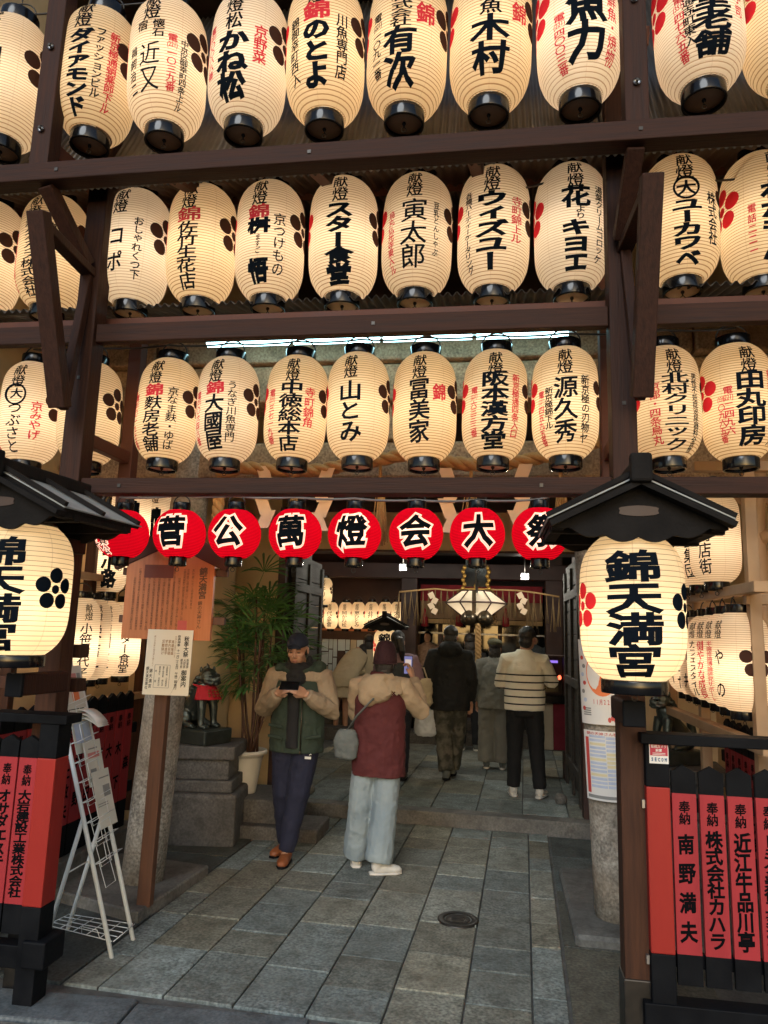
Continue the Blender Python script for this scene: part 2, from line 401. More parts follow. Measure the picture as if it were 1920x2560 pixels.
def slabfield(name, cols, v0, v1, z, th, seed, lens, skip=None, dark=1.0):
    """granite flags laid in columns, each with its own worn tone, open joints between"""
    rnd = random.Random(seed); mb = MB(); tones = []
    for k in range(len(cols) - 1):
        v = v0
        while v < v1 - .03:
            L = rnd.choice(lens); e = min(v + L, v1)
            if v1 - e < .12: e = v1
            g = .005
            u0, u1 = cols[k] + g, cols[k + 1] - g
            if not (skip and skip((u0 + u1) / 2, (v + e) / 2)):
                dz = rnd.uniform(-.002, .002); b = .004; tl = rnd.uniform(-.003, .003)
                top = [(u0 + b, v + g + b), (u1 - b, v + g + b), (u1 - b, e - g - b), (u0 + b, e - g - b)]
                low = [(u0, v + g), (u1, v + g), (u1, e - g), (u0, e - g)]
                bot = low
                vs = [pathpt(a, c, z - th) for a, c in bot] + [pathpt(a, c, z + dz - b * .8 + tl * (i in (1, 2))) for i, (a, c) in enumerate(low)] + [pathpt(a, c, z + dz + tl * (i in (1, 2))) for i, (a, c) in enumerate(top)]
                n = len(mb.f)
                mb.mesh(vs, [(8, 9, 10, 11)] + [(i, (i + 1) % 4, 4 + (i + 1) % 4, 4 + i) for i in range(4)] + [(4 + i, 4 + (i + 1) % 4, 8 + (i + 1) % 4, 8 + i) for i in range(4)])
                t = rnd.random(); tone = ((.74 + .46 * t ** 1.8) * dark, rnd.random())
                tones += [tone] * (len(mb.f) - n)
            v = e
    o = mb.build(name, SLAB)
    a = o.data.attributes.new('tone', 'FLOAT', 'FACE'); a.data.foreach_set('value', [t[0] for t in tones])
    a2 = o.data.attributes.new('warm', 'FLOAT', 'FACE'); a2.data.foreach_set('value', [t[1] for t in tones])
    return tag(o, kind='structure')

SLAB = M['slab'].copy(); SLAB.name = 'toned_paving_granite'
n = SLAB.node_tree.nodes; l = SLAB.node_tree.links; b = n['Principled BSDF']
src = b.inputs['Base Color'].links[0].from_socket
at_ = n.new('ShaderNodeAttribute'); at_.attribute_name = 'tone'
aw = n.new('ShaderNodeAttribute'); aw.attribute_name = 'warm'
wr = n.new('ShaderNodeValToRGB'); wr.color_ramp.elements[0].color = (.92, .99, 1.02, 1); wr.color_ramp.elements[1].color = (1.12, 1.0, .82, 1)
wr.color_ramp.elements[0].position = .3; wr.color_ramp.elements[1].position = .95
l.new(aw.outputs['Fac'], wr.inputs[0])
m1 = n.new('ShaderNodeMixRGB'); m1.blend_type = 'MULTIPLY'; m1.inputs[0].default_value = 1; l.new(src, m1.inputs[1]); l.new(wr.outputs[0], m1.inputs[2])
m2 = n.new('ShaderNodeVectorMath'); m2.operation = 'SCALE'; l.new(m1.outputs[0], m2.inputs[0]); l.new(at_.outputs['Fac'], m2.inputs['Scale'])
l.new(m2.outputs[0], b.inputs['Base Color'])
b.inputs['Roughness'].default_value = .55

colw = [-1.24, -1.05, -.705, -.352, 0, .353, .71, 1.03, 1.20]
slabfield('paving', colw, -.04, 3.5, .006, .05, 3, (.30, .36, .44, .52, .60))
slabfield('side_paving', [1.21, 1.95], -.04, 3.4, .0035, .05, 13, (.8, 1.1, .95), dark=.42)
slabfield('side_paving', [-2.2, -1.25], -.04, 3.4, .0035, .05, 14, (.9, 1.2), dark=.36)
slabfield('courtyard_paving', [-1.75, -1.62, -1.2, -.75, -.3, .12, .55, .98, 1.4, 1.72], 3.62, 9.6, .126, .12, 9, (.35, .45, .55, .7))
# raised court behind the stone step
mb = MB(); P = [pathpt(-1.75, 3.44, 0), pathpt(1.74, 3.44, 0), pathpt(1.74, 3.62, 0), pathpt(-1.75, 3.62, 0)]
mb.prism(P, (0, 0, -.05), (0, 0, .128)); o = tag(mb.build('stone_step', M['concrete']), kind='structure')
bv = o.modifiers.new('worn', 'BEVEL'); bv.width = .012; bv.segments = 2
mb = MB(); mb.prism([pathpt(-4, 3.62, 0), pathpt(4, 3.62, 0), pathpt(4, 14, 0), pathpt(-4, 14, 0)], (0, 0, -.05), (0, 0, .108)); tag(mb.build('courtyard_ground', M['ground']), kind='structure')
# kerb and street in front
mb = MB()
rnd = random.Random(5); x = -3.2
while x < 2.5:
    L = rnd.uniform(.55, .9); mb.box((x + L / 2, 3.40, -.02), (L - .012, .25, .06), bev=.012, rot=Matrix.Rotation(R(2.6), 3, 'Z')); x += L
tag(mb.build('kerb_strip', M['gutter'], fix=True), kind='structure')
mb = MB(); mb.box((-.4, 3.2, -.026), (6, .11, .05)); tag(mb.build('road_edge_marking', M['concrete']), kind='structure')
mb = MB(); mb.box((0, -8, -.03), (60, 22.3, .05)); tag(mb.build('street', M['asphalt']), kind='structure')
mb = MB(); mb.box((-1.78, 3.02, .002), (.62, .26, .012), bev=.004); tag(mb.build('drain_cover', M['iron']), 'dark iron drain cover at the street edge', 'drain cover')
# manhole cover
p = ground(1145, 2302)
e = empty('manhole_cover', (p.x, p.y, .008), 'round dark iron manhole cover in the stone paving', 'manhole cover')
mb = MB(); mb.lathe([(.001, .004), (.075, .004), (.08, .0), (.08, -.01)], n=32); 
for k in range(5): mb.box((0, -.05 + k * .025, .006), (.09 - abs(k - 2) * .012, .008, .006))
mb.build('lid', M['iron'], e)
mb = MB(); mb.lathe([(.083, -.005), (.085, .006), (.122, .006), (.13, .0), (.13, -.01)], n=32); mb.build('rim', M['iron'], e)

# ================================================================== LANTERN RACK (the big timber frame)
rack = empty('lantern_rack', (-.8, 3.6, 0), 'large dark timber rack that holds the three rows of paper lanterns', 'lantern rack')
def rpart(name, a, b, wx, wy, m='frame', bev=.006, up=(0, 1, 0)):
    q = MB(); q.bar(Vector(a) - rack.location, Vector(b) - rack.location, wx, wy, 0, Vector(up), bev); return q.build(name, M[m], rack)
XL, XR = -2.268, .651; XUL, XUR = -2.385, .676
def beam(Y, z0, z1, x0=-4.2, x1=3.2, d=.10, m='frameh'): return rpart('beam', (x0, Y + d / 2, (z0 + z1) / 2), (x1, Y + d / 2, (z0 + z1) / 2), z1 - z0, d, m, up=(0, 1, 0))
for xx in (XL, XR): rpart('post', (xx, 3.60, 2.40), (xx, 3.60, 4.9), .12, .12); rpart('post', (xx, 3.60, .26), (xx, 3.60, 2.398), .12, .12, 'postwood'); rpart('post_shoe', (xx, 3.60, -.02), (xx, 3.60, .30), .135, .135, 'iron')  # one timber; lower length in browner wood to carry the warm light there
for xx in (XUL, XUR): rpart('post', (xx, 3.205, 4.05), (xx, 3.205, 6.4), .11, .10)
beam(3.145, 4.048, 4.151, d=.105)
[beam(3.56, 3.315, 3.422, a_, b_, d=.06) for a_, b_ in ((-4.2, XL - .062), (XL + .062, XR - .062), (XR + .062, 3.2))]
beam(3.56, 2.447, 2.533, XL + .062, XR - .062); beam(3.56, 2.447, 2.533, -4.2, XL - .062); beam(3.56, 2.447, 2.533, XR + .062, 3.2)
beam(3.70, 3.44, 3.52, d=.07, m='framered')
for px in (327, 1521):
    q = at(px, 1000, 4.10); rpart('post', (q.x, 4.14, 2.2), (q.x, 4.14, 6.0), .085, .085, 'framered')
    rpart('tie', (q.x, 4.10, 2.78), (XL if px < 900 else XR, 3.66, 2.78), .06, .075, 'framered', up=(0, 0, 1))
    rpart('tie', (q.x, 4.10, 4.3), (XUL if px < 900 else XUR, 3.26, 4.3), .07, .08, 'framered', up=(0, 0, 1))
beam(4.10, 3.62, 3.70, d=.08, m='framered'); beam(4.10, 4.52, 4.62, d=.08, m='framered')
# outriggers: leaning struts that carry the top row out over the street
for X, dx in ((XL, 0), (XR, .055)):
    A = Vector((X + dx, 3.05, 3.80)); B = Vector((X + dx, 3.40, 2.88))
    rpart('brace', A, B, .075, .095, up=(1, 0, 0))
    rpart('brace', A + Vector((0, .03, -.05)), (X + dx * .4, 3.56, 3.72), .05, .075, up=(1, 0, 0))
    rpart('brace', B + Vector((0, .02, .0)), (X + dx * .4, 3.535, 3.70), .05, .05, up=(1, 0, 0))
    rpart('brace', (X, 3.50, 3.75), (X - (.08 if X < 0 else -.02), 3.2, 4.05), .07, .08, up=(1, 0, 0))
for X in (XUL, XUR):                                  # rafters going back from the upper posts
    rpart('rafter', (X + .05, 3.32, 4.75), (X + .05, 5.2, 5.6), .09, .11, 'framered', up=(1, 0, 0))
for X in (-1.75, -.95, -.1, 1.6):
    rpart('rafter', (X, 3.30, 4.16), (X + .12, 5.0, 4.75), .06, .07, 'framered', up=(1, 0, 0))
for (X, Y, z) in ((XUL, 3.152, 4.35), (XUL, 3.152, 4.85), (XUR, 3.152, 4.35), (XUR, 3.152, 4.80)):
    q = MB(); q.lathe([(.001, 0), (.016, 0), (.018, .004), (.018, .008)], n=12); o = q.build('bolt', M['steel'], rack); o.location = Vector((X, Y - .002, z)) - rack.location; o.rotation_euler = (R(90), 0, 0)
    q = MB(); q.tube([(0, 0, 0), (0, 0, .02)], .007, n=6); o2 = q.build('nut', M['iron'], o)
for (Y, X, z) in ((3.143, XUL + .12, 4.10), (3.143, XUR + .01, 4.10), (3.558, -1.98, 2.49), (3.143, -.9, 4.10), (3.558, -.62, 3.37), (3.558, .25, 2.49), (3.538, XR, 2.9), (3.538, XL, 3.1)):
    q = MB(); q.box((X, Y, z) - rack.location if False else Vector((X, Y, z)) - rack.location, (.018, .006, .018)); q.build('peg_hole', M['iron'], rack)

# corrugated roofing between the rows
def corrugated(name, x0, x1, p0, p1, label, pitch=.038, amp=.009, m='corr', along=False):
    q = MB(); n = int((x1 - x0) / pitch * 6); rr = []
    d = (Vector(p1) - Vector(p0)); nn = Vector((0, -d.z, d.y)).normalized()
    for t in (0, .5, 1):
        rr.append([Vector((x0 + (x1 - x0) * i / n, 0, 0)) + Vector(p0) + d * t + nn * (amp * math.sin(i * 2 * math.pi / 6)) for i in range(n + 1)])
    q.rings(rr, 0, True, False, closed=False)
    o = q.build(name, M[m], fix=False); s = o.modifiers.new('sheet', 'SOLIDIFY'); s.thickness = .002
    return tag(o, label, 'roof sheet')
corrugated('roof_sheet', -4.2, 3.2, (0, 3.42, 4.17), (0, 4.6, 6.4), 'steep dark corrugated roof sheet behind the top lantern row')
corrugated('roof_sheet', -4.2, 3.2, (0, 3.72, 3.60), (0, 4.75, 3.86), 'corrugated roof sheet behind the foot of the middle lantern row', pitch=.05, amp=.012)
corrugated('roof_sheet', -4.2, 3.2, (0, 3.34, 4.22), (0, 5.2, 4.95), 'dark corrugated roof sheet above the middle lantern row', pitch=.07, amp=.01, m='ceilwood')
# loose cabling
def cable(pts, r, label, m='cable'):
    q = MB(); P = []
    for i in range(len(pts) - 1):
        a, b_ = Vector(pts[i]), Vector(pts[i + 1])
        for k in range(6):
            t = k / 6; p = a.lerp(b_, t); p.z -= .05 * (b_ - a).length * 4 * t * (1 - t) * .5; P.append(p)
    P.append(Vector(pts[-1])); q.tube(P, r, n=6); return tag(q.build('power_cable', M[m]), label, 'cable')
cable([at(x, y, 4.0) for x, y in ((300, 1243), (449, 1238), (587, 1240), (738, 1243), (886, 1246), (1040, 1250), (1193, 1250), (1349, 1248), (1440, 1215))], .007, 'grey cable strung above the red round lanterns')
cable([at(x, y, 3.7) for x, y in ((1180, 500), (1300, 472), (1400, 445), (1470, 470), (1540, 485), (1660, 430), (1770, 452), (1900, 440))], .006, 'grey cable sagging above the middle row at its right end')
cable([at(x, y, 3.75) for x, y in ((420, 432), (560, 418), (700, 412), (900, 405))], .005, 'thin grey cable under the upper beam, left half')
q = MB(); P = [at(285 + 34 * math.cos(a), 1248 + 22 * math.sin(a), 4.05) + Vector((0, .01 * a, 0)) for a in [k * .4 for k in range(26)]]
q.tube(P, .012, n=6); tag(q.build('cable_coil', M['iron']), 'coiled dark cable beside the leftmost red lantern', 'cable')

# fluorescent tube behind the third row
a = at(520, 857, 4.36); b_ = at(1432, 824, 4.36); b_.z = a.z
e = empty('fluorescent_light', (a + b_) / 2, 'long lit fluorescent tube behind the third lantern row', 'light fitting')
q = MB(); q.bar(a + Vector((-.03, .05, .05)) - e.location, b_ + Vector((.03, .05, .05)) - e.location, .05, .05, 0, (0, 1, 0)); q.build('housing', M['whitemetal'], e)
TUBE = emit('tube_glow', (.50, .92, 1.0), 8.0)
nseg = 4
for k in range(nseg):
    s0 = a.lerp(b_, k / nseg) - e.location; s1 = a.lerp(b_, (k + 1) / nseg - .012) - e.location
    q = MB(); q.tube([s0, s1], .031, n=12); q.build('tube', TUBE, e)

# ================================================================== TORII
tor = empty('torii_gate', (-.75, 4.9, 0), 'grey granite torii whose lit lintel stands behind the third lantern row', 'torii')
def lean(px0, px1, r0, r1, name='pillar', y0=4.85):
    q = MB(); secs = []
    for k in range(9):
        t = k / 8; c = Vector(px0).lerp(Vector(px1), t) - tor.location; rr = r0 + (r1 - r0) * t
        secs.append((c.x, c.y, c.z, rr, rr))
    q.loft(secs, n=36); return q.build(name, M['granite'], tor)
lean((-2.30, 4.90, .07), (-2.13, 4.90, 3.34), .140, .128)
lean((.80, 4.98, .02), (.655, 4.98, 3.34), .140, .128)
def tblock(x0, x1, y0, y1, z0, z1, name):
    q = MB(); q.box(Vector(((x0 + x1) / 2, (y0 + y1) / 2, (z0 + z1) / 2)) - tor.location, (x1 - x0, y1 - y0, z1 - z0), bev=.02); return q.build(name, M['lintel'], tor)
for x0, x1 in ((-4.2, -2.42), (-2.41, -1.25), (-1.24, .10), (.11, 1.28), (1.29, 3.2)):
    tblock(x0, x1, 4.72, 5.06, 3.33, 3.60, 'lintel'); tblock(x0 + .02, x1 + .02, 4.66, 5.12, 3.605, 3.86, 'top_lintel')
tblock(-2.9, 1.6, 4.80, 5.04, 2.80, 3.06, 'tie_beam')
tblock(-.92, -.58, 4.78, 5.06, 3.065, 3.325, 'name_tablet')
# pad stones
q = MB(); q.prism([(-2.83, 4.62, 0), (-2.06, 4.36, 0), (-1.98, 5.28, 0), (-2.72, 5.4, 0)], (0, 0, -.03), (0, 0, .07)); o = tag(q.build('pillar_base', M['concrete']), 'pale flat stone slab under the left torii pillar and sign post', 'stone slab'); o.modifiers.new('w', 'BEVEL').width = .01
q = MB(); q.prism([(.50, 4.62, 0), (1.3, 4.6, 0), (1.3, 5.9, 0), (.52, 5.9, 0)], (0, 0, -.03), (0, 0, .06)); o = tag(q.build('pillar_base', M['ground']), 'rough grey stone slab under the right torii pillar', 'stone slab'); o.modifiers.new('w', 'BEVEL').width = .02

# shimenawa
rope = empty('straw_rope', (-.7, 4.58, 2.95), 'thick twisted straw rope hung across the torii below its lintel', 'rope')
RP = [at(x, y, 4.56) for x, y in ((545, 1192), (600, 1168), (700, 1176), (800, 1176), (880, 1160), (960, 1148), (1010, 1136), (1070, 1150), (1180, 1162), (1260, 1160), (1330, 1148), (1400, 1132), (1470, 1110), (1530, 1098))]
def along(pts, n):
    L = [0]
    for i in range(len(pts) - 1): L.append(L[-1] + (pts[i + 1] - pts[i]).length)
    out = []
    for k in range(n):
        s = L[-1] * k / (n - 1); i = max(j for j in range(len(L)) if L[j] <= s + 1e-9); i = min(i, len(pts) - 2)
        out.append(pts[i].lerp(pts[i + 1], (s - L[i]) / (L[i + 1] - L[i])))
    return out
core = along(RP, 150)
for _ in range(3): core = [core[0]] + [(core[i - 1] + core[i] * 2 + core[i + 1]) / 4 for i in range(1, len(core) - 1)] + [core[-1]]
q = MB()
for k in range(3):
    P = [p + Vector((0, math.cos(i * .42 + k * 2.094), math.sin(i * .42 + k * 2.094))) * .022 - rope.location for i, p in enumerate(core)]
    q.tube(P, .026, n=8)
rnd = random.Random(4)
for k in range(90):
    p = rnd.choice(core) - rope.location; d = Vector((rnd.uniform(-1, 1), rnd.uniform(-1, .2), rnd.uniform(-1, .6))).normalized()
    q.tube([p + d * .035, p + d * rnd.uniform(.05, .085)], .0012, n=3)
q.build('twist', M['straw'], rope)
q = MB()                                                # the loose knotted end at the left
P0 = at(548, 1235, 4.5)
for k in range(3):
    q.tube([P0 + Vector((math.cos(i * .8 + k * 2.1) * .02, math.sin(i * .8 + k * 2.1) * .02, -.022 * i)) - rope.location for i in range(12)], .024, n=8)
q.build('knotted_end', M['straw'], rope)
for i, (px, y0, y1) in enumerate(((733, 1170, 1330), (951, 1160, 1345), (1178, 1170, 1330), (1402, 1150, 1330))):
    a0 = at(px, y0, 4.56); a1 = at(px, y1, 4.56); q = MB(); rnd = random.Random(i)
    q.tube([a0 - rope.location, a0.lerp(a1, .45) - rope.location], [.010, .016], n=8)
    for k in range(34):
        d = Vector((rnd.gauss(0, .016), rnd.gauss(0, .012), 0)); s = a0.lerp(a1, rnd.uniform(.2, .45))
        q.tube([s + d * .6 - rope.location, a1 + d * 1.5 + Vector((0, 0, rnd.uniform(-.05, .06))) - rope.location], .0035, n=4)
    q.build('tassel', M['straw'], rope)
SHIDE = mat('folded_paper', (.80, .62, .44), .7, col2=(.74, .55, .38), nscale=6, namt=.8)
for px, y0, sgn in ((655, 1165, 1), (822, 1170, -1), (1112, 1170, 1), (1315, 1160, -1)):
    a0 = at(px, y0, 4.52); q = MB(); xx = 0; z = 0; wv = .085
    segs = ((0, -.14, .0), (.065, -.12, .012), (-.05, -.13, .004), (.07, -.12, .014))
    pos = Vector((0, 0, 0))
    for k, (dx, dz, dy) in enumerate(segs):
        c = pos + Vector((0, -dy, 0)); s = sgn * (1 if k % 2 == 0 else -1)
        q.prism([c + Vector((-wv / 2, 0, 0)), c + Vector((wv / 2, 0, 0)), c + Vector((wv / 2 + s * .05, 0, dz)), c + Vector((-wv / 2 + s * .05, 0, dz))], (0, 0, 0), (0, .002, 0))
        pos = pos + Vector((s * .05 + s * .025, 0, dz + .03))
    q.build('paper_streamer', SHIDE, rope, loc=a0 - rope.location)

# ================================================================== GATE BUILDING
gate = empty('gate_building', (-.7, 7.2, 0), 'cream plastered shrine gatehouse with dark doors behind the torii', 'gatehouse')
def gbox(name, x0, x1, y0, y1, z0, z1, m, bev=.0):
    q = MB(); q.box(Vector(((x0 + x1) / 2, (y0 + y1) / 2, (z0 + z1) / 2)) - gate.location, (x1 - x0, y1 - y0, z1 - z0), bev=bev); return q.build(name, M[m], gate)
gbox('wall', -4.5, -2.14, 7.15, 7.4, .05, 6.5, 'plaster')
gbox('wall', .93, 3.5, 7.15, 7.4, .05, 6.5, 'plaster')
gbox('lintel', -2.135, .925, 7.10, 7.3, 2.57, 2.95, 'plaster'); gbox('upper_wall', -2.135, .925, 7.32, 7.5, 3.0, 6.5, 'ceilwood')
gbox('lintel_trim', -2.135, .925, 7.08, 7.34, 2.955, 3.0, 'hallwood'); gbox('lintel_trim', -2.135, .925, 7.09, 7.34, 2.545, 2.567, 'hallwood')
q = MB(); q.loft([(-2.95, 6.7, .05, .50, .46), (-2.95, 6.7, 3.4, .50, .46)], n=48); q.build('column', M['plaster'], gate, loc=-gate.location)
gbox('door_post', -2.135, -2.06, 7.12, 7.26, .12, 2.54, 'hallwood'); gbox('door_post', .86, .925, 7.12, 7.26, .12, 2.54, 'hallwood')
DOORM = mat('old_door_wood', (.036, .028, .021), .75, col2=(.020, .016, .013), nscale=5, namt=.9, bump=.3, bscale=16, stretch=(1, .6, 9)); M['door'] = DOORM
for X, s in ((-2.03, 1), (.885, -1)):
    d = MB(); L = gate.location
    for k in range(9): d.box(Vector((X, 7.9, .26 + k * .255 + .12)) - L, (.035, 1.25, .25), bev=.008)
    o = d.build('door', DOORM, gate)
    for yy in (7.30, 7.9, 8.5):
        q = MB(); q.box(Vector((X + s * .03, yy, 1.33)) - L, (.03, .09, 2.3), bev=.006); q.build('stile', DOORM, o)
    for zz in (.45, 1.3, 2.2):
        q = MB(); q.box(Vector((X + s * .034, 7.9, zz)) - L, (.024, 1.18, .09), bev=.005); q.build('crossbar', DOORM, o)
# passage ceiling with lit panels behind the lintel
gbox('ceiling', -2.5, 1.3, 7.5, 8.7, 3.35, 3.42, 'ceilwood')
gbox('passage_wall', -2.4, -2.16, 7.45, 8.6, .1, 3.3, 'hallwood'); gbox('passage_wall', .98, 1.2, 7.45, 8.9, .1, 3.3, 'hallwood')
for k in range(3): gbox('ceiling_beam', -2.1, .9, 7.7 + k * .36, 7.78 + k * .36, 2.72, 2.82, 'hallwood')
# neighbours' walls the torii runs into, and the dark upper floors
for nm, x0, x1, lb in (('neighbour_building', -9, -3.25, 'dark neighbouring building wall left of the shrine gate'), ('neighbour_building', 2.05, 8, 'dark neighbouring building wall right of the shrine gate')):
    q = MB(); q.box(((x0 + x1) / 2, 9.5, 3.5), (x1 - x0, 11.6, 7)); tag(q.build(nm, M['washi']), lb, 'building')
q = MB(); q.box((-.6, 5.9, 6.6), (7, 3.6, .2)); tag(q.build('roof', M['ceilwood']), 'dark roof over the shrine entrance', 'roof')

# ================================================================== WORSHIP HALL across the court
hall = empty('worship_hall', (-.2, 12, 0), 'dark red timber worship hall with glass front across the courtyard', 'hall')
def hbox(name, x0, x1, y0, y1, z0, z1, m, bev=.01, parent=None):
    q = MB(); q.box(Vector(((x0 + x1) / 2, (y0 + y1) / 2, (z0 + z1) / 2)) - hall.location, (x1 - x0, y1 - y0, z1 - z0), bev=bev); return q.build(name, M[m] if isinstance(m, str) else m, parent or hall)
HP = at(1022, 1600, 11.6).x; HQ = at(1385, 1600, 11.6).x
for X in (HP, HQ): hbox('post', X - .13, X + .13, 11.5, 11.76, .1, 3.6, 'hallwood')
hbox('beam', -4, 3.5, 11.45, 11.7, 2.62, 2.86, 'hallwood'); hbox('beam', -4, 3.5, 11.3, 11.44, 3.05, 3.25, 'hallwood')
for k in range(16): hbox('rafter', -3.6 + k * .45, -3.5 + k * .45, 10.3, 11.5, 3.3, 3.4, 'hallwood')
hbox('eave', -4, 3.5, 9.7, 10.2, 3.02, 3.14, 'hallwood')
hbox('back_wall', -4, 3.5, 14.6, 14.8, .1, 4.2, 'ceilwood'); hbox('roof', -4.2, 3.7, 11.2, 14.8, 3.6, 3.75, 'ceilwood')
hbox('floor', -4, 3.5, 12.1, 14.6, .1, .62, 'hallwood')
for k, (y0, y1, z1) in enumerate(((11.15, 11.5, .30), (11.5, 12.1, .46))): hbox('step', -2.6, 2.2, y0, y1, .1, z1, 'stone')
CT = at(1100, 1706, 11.3).z
hbox('counter', HP + .2, 2.2, 11.85, 12.1, .46, CT - .03, 'hallwood'); hbox('counter_top', HP + .12, 2.2, 11.75, 12.15, CT - .03, CT + .01, 'palewood')
gx = [at(px, 1600, 12.4).x for px in (1045, 1100, 1180, 1250, 1320, 1400)]
for X in gx: hbox('window_post', X - .035, X + .035, 12.36, 12.43, CT, 2.55, 'hallwood')
for zz in (at(1150, 1584, 12.4).z, at(1150, 1645, 12.4).z): hbox('window_rail', gx[0], gx[-1], 12.345, 12.36, zz - .015, zz + .015, 'steel', 0)
hbox('window_pane', gx[0], gx[-1], 12.44, 12.45, CT, 2.55, 'glass', 0)
BLIND = mat('bamboo_blind', (.30, .17, .08), .7, col2=(.20, .11, .05), nscale=30, namt=.9, stretch=(.2, 1, 9))
REDC = mat('red_cloth_valance', (.30, .012, .02), .8, col2=(.22, .010, .015), nscale=8, namt=.8)
z0 = at(1180, 1545, 11.8).z
hbox('blind', HP + .16, HQ - .16, 11.80, 11.83, z0 - .02, z0 + .40, BLIND, 0); hbox('valance', HP + .16, HQ - .16, 11.76, 11.78, z0 + .26, z0 + .52, REDC, 0)
hbox('blind_hem', HP + .16, HQ - .16, 11.77, 11.79, z0 - .10, z0 - .03, 'straw', 0)
for px in (1062, 1148, 1264):
    p = at(px, 1540, 11.6); q = MB(); q.lathe([(.012, .12), (.03, .05), (.034, 0), (.05, -.02), (.06, -.16), (.001, -.17)], n=10, c=p - hall.location); q.build('tassel', REDC, hall)
# left bay: pale board wall and pigeonholes of paper fortunes
hbox('side_wall', -4, HP - .2, 12.9, 13.0, .1, 3.2, 'hallwood'); 
nz = at(850, 1580, 12.6).z
hbox('shelf_rail', -3.4, HP - .15, 12.5, 12.6, nz - .12, nz + .06, 'board')
PAPR = [mat('fortune_slip%s' % c, v, .7, col2=tuple(x * .85 for x in v), nscale=5) for c, v in ((' white', (.50, .58, .62)), (' buff', (.48, .40, .28)))]
fb = empty('notice_board', (at(850, 1650, 12.45)), 'board crowded with white paper slips under the far lanterns', 'notice board')
q = MB(); q.box((0, .04, -.1), (1.3, .03, 1.2)); q.build('backing', M['hallwood'], fb)
rnd = random.Random(11); sl = (MB(), MB())
x = -.56
while x < .6:
    wv = rnd.uniform(.05, .16); z = .36
    while z > -.6:
        hv = rnd.uniform(.16, .36)
        if rnd.random() < .86 and not (x > -.05 and z < -.1): sl[0 if rnd.random() < .8 else 1].box((x + wv / 2, rnd.uniform(0, .016), z - hv / 2), (wv - .012, .004, hv - .02), rot=Matrix.Rotation(rnd.uniform(-.03, .03), 3, 'Y'))
        z -= hv
    x += wv
sl[0].build('white_slips', PAPR[0], fb); sl[1].build('buff_slips', PAPR[1], fb)

# straw fringe rope in front of the hall
fr = empty('straw_fringe', at(1190, 1480, 10.6), 'thin rope with hanging straw fringe across the worship hall front', 'straw rope')
pts = [at(x, y, 10.6) - fr.location for x, y in ((998, 1480), (1040, 1476), (1085, 1472), (1130, 1476), (1180, 1472), (1230, 1474), (1290, 1476), (1340, 1482), (1398, 1492))]
q = MB(); q.tube(pts, .014, n=6); q.build('cord', M['straw'], fr)
rnd = random.Random(8)
pts2 = along([Vector(p) for p in pts], 27)
for p in pts2:
    q = MB(); L = rnd.uniform(.34, .52)
    for k in range(6):
        d = Vector((rnd.gauss(0, .02), rnd.gauss(0, .01), 0)); q.tube([p, p + d * .6 + Vector((0, 0, -L * .5)), p + d * 1.6 + Vector((0, 0, -L))], .0036, n=4)
    q.build('fringe', M['fringe'], fr)
for px in (1083, 1178, 1225, 1305):
    p = at(px, 1478, 10.55) - fr.location; q = MB()
    for k in range(4): q.box(p + Vector((.025 * (1 if k % 2 else -1), 0, -.06 - k * .075)), (.08, .003, .085), rot=Matrix.Rotation(.5 * (1 if k % 2 else -1), 3, 'Y'))
    q.build('paper_streamer', SHIDE, fr)

# hanging diamond lantern, bell and bell rope
p = at(1190, 1508, 10.2); e = empty('diamond_lantern', p, 'lit diamond-shaped white lantern hanging in front of the worship hall', 'lantern')
DPAPER = ink('diamond_lantern_paper', (.92, .84, .72), .7)
q = MB(); q.loft([(0, 0, .18, .03, .03), (0, 0, .165, .20, .20), (0, 0, 0, .42, .42), (0, 0, -.17, .20, .20), (0, 0, -.18, .03, .03)], n=6, sm=False, cap=True); q.build('shade', DPAPER, e); DIAMOND = e
q = MB()
for k in range(6):
    a = k * math.pi / 3; c = Vector((math.cos(a), math.sin(a), 0)); c2 = Vector((math.cos(a + math.pi / 3), math.sin(a + math.pi / 3), 0))
    q.tube([c * .205 + Vector((0, 0, .168)), c * .428, c * .205 + Vector((0, 0, -.172))], .012, n=4); q.tube([c * .428, c2 * .428], .012, n=4); q.tube([c * .205 + Vector((0, 0, .168)), c2 * .205 + Vector((0, 0, .168))], .010, n=4)
q.build('frame', M['hallwood'], e)
q = MB(); q.box((-.02, -.365, 0), (.055, .008, .30)); q.build('name_strip', M['lacq'], e)
q = MB(); q.tube([(0, 0, .17), (0, 0, .9)], .012, n=6); q.build('hanger', M['iron'], e)
p = at(1192, 1548, 10.0); e = empty('shrine_bell', p, 'pair of dark round bells at the top of the bell rope', 'bell')
for s in (-1, 1):
    q = MB(); q.lathe([(.001, .13), (.03, .128), (.05, .11), (.10, .06), (.118, 0), (.105, -.05), (.06, -.085), (.001, -.09)], n=20, c=(s * .105, 0, 0)); q.build('bell', M['bell'], e)
q = MB(); q.tube([(0, 0, .12), (0, 0, .5)], .014, n=6); q.build('hanger', M['iron'], e)
q = MB(); P1 = at(1195, 1560, 9.95); P2 = at(1196, 1705, 9.95)
for k in range(3): q.tube([P1.lerp(P2, i / 40) + Vector((math.cos(i * .75 + k * 2.1) * .022, math.sin(i * .75 + k * 2.1) * .022, 0)) for i in range(41)], .024, n=6)
tag(q.build('bell_rope', M['straw']), 'twisted straw bell rope hanging before the worship hall window', 'rope')
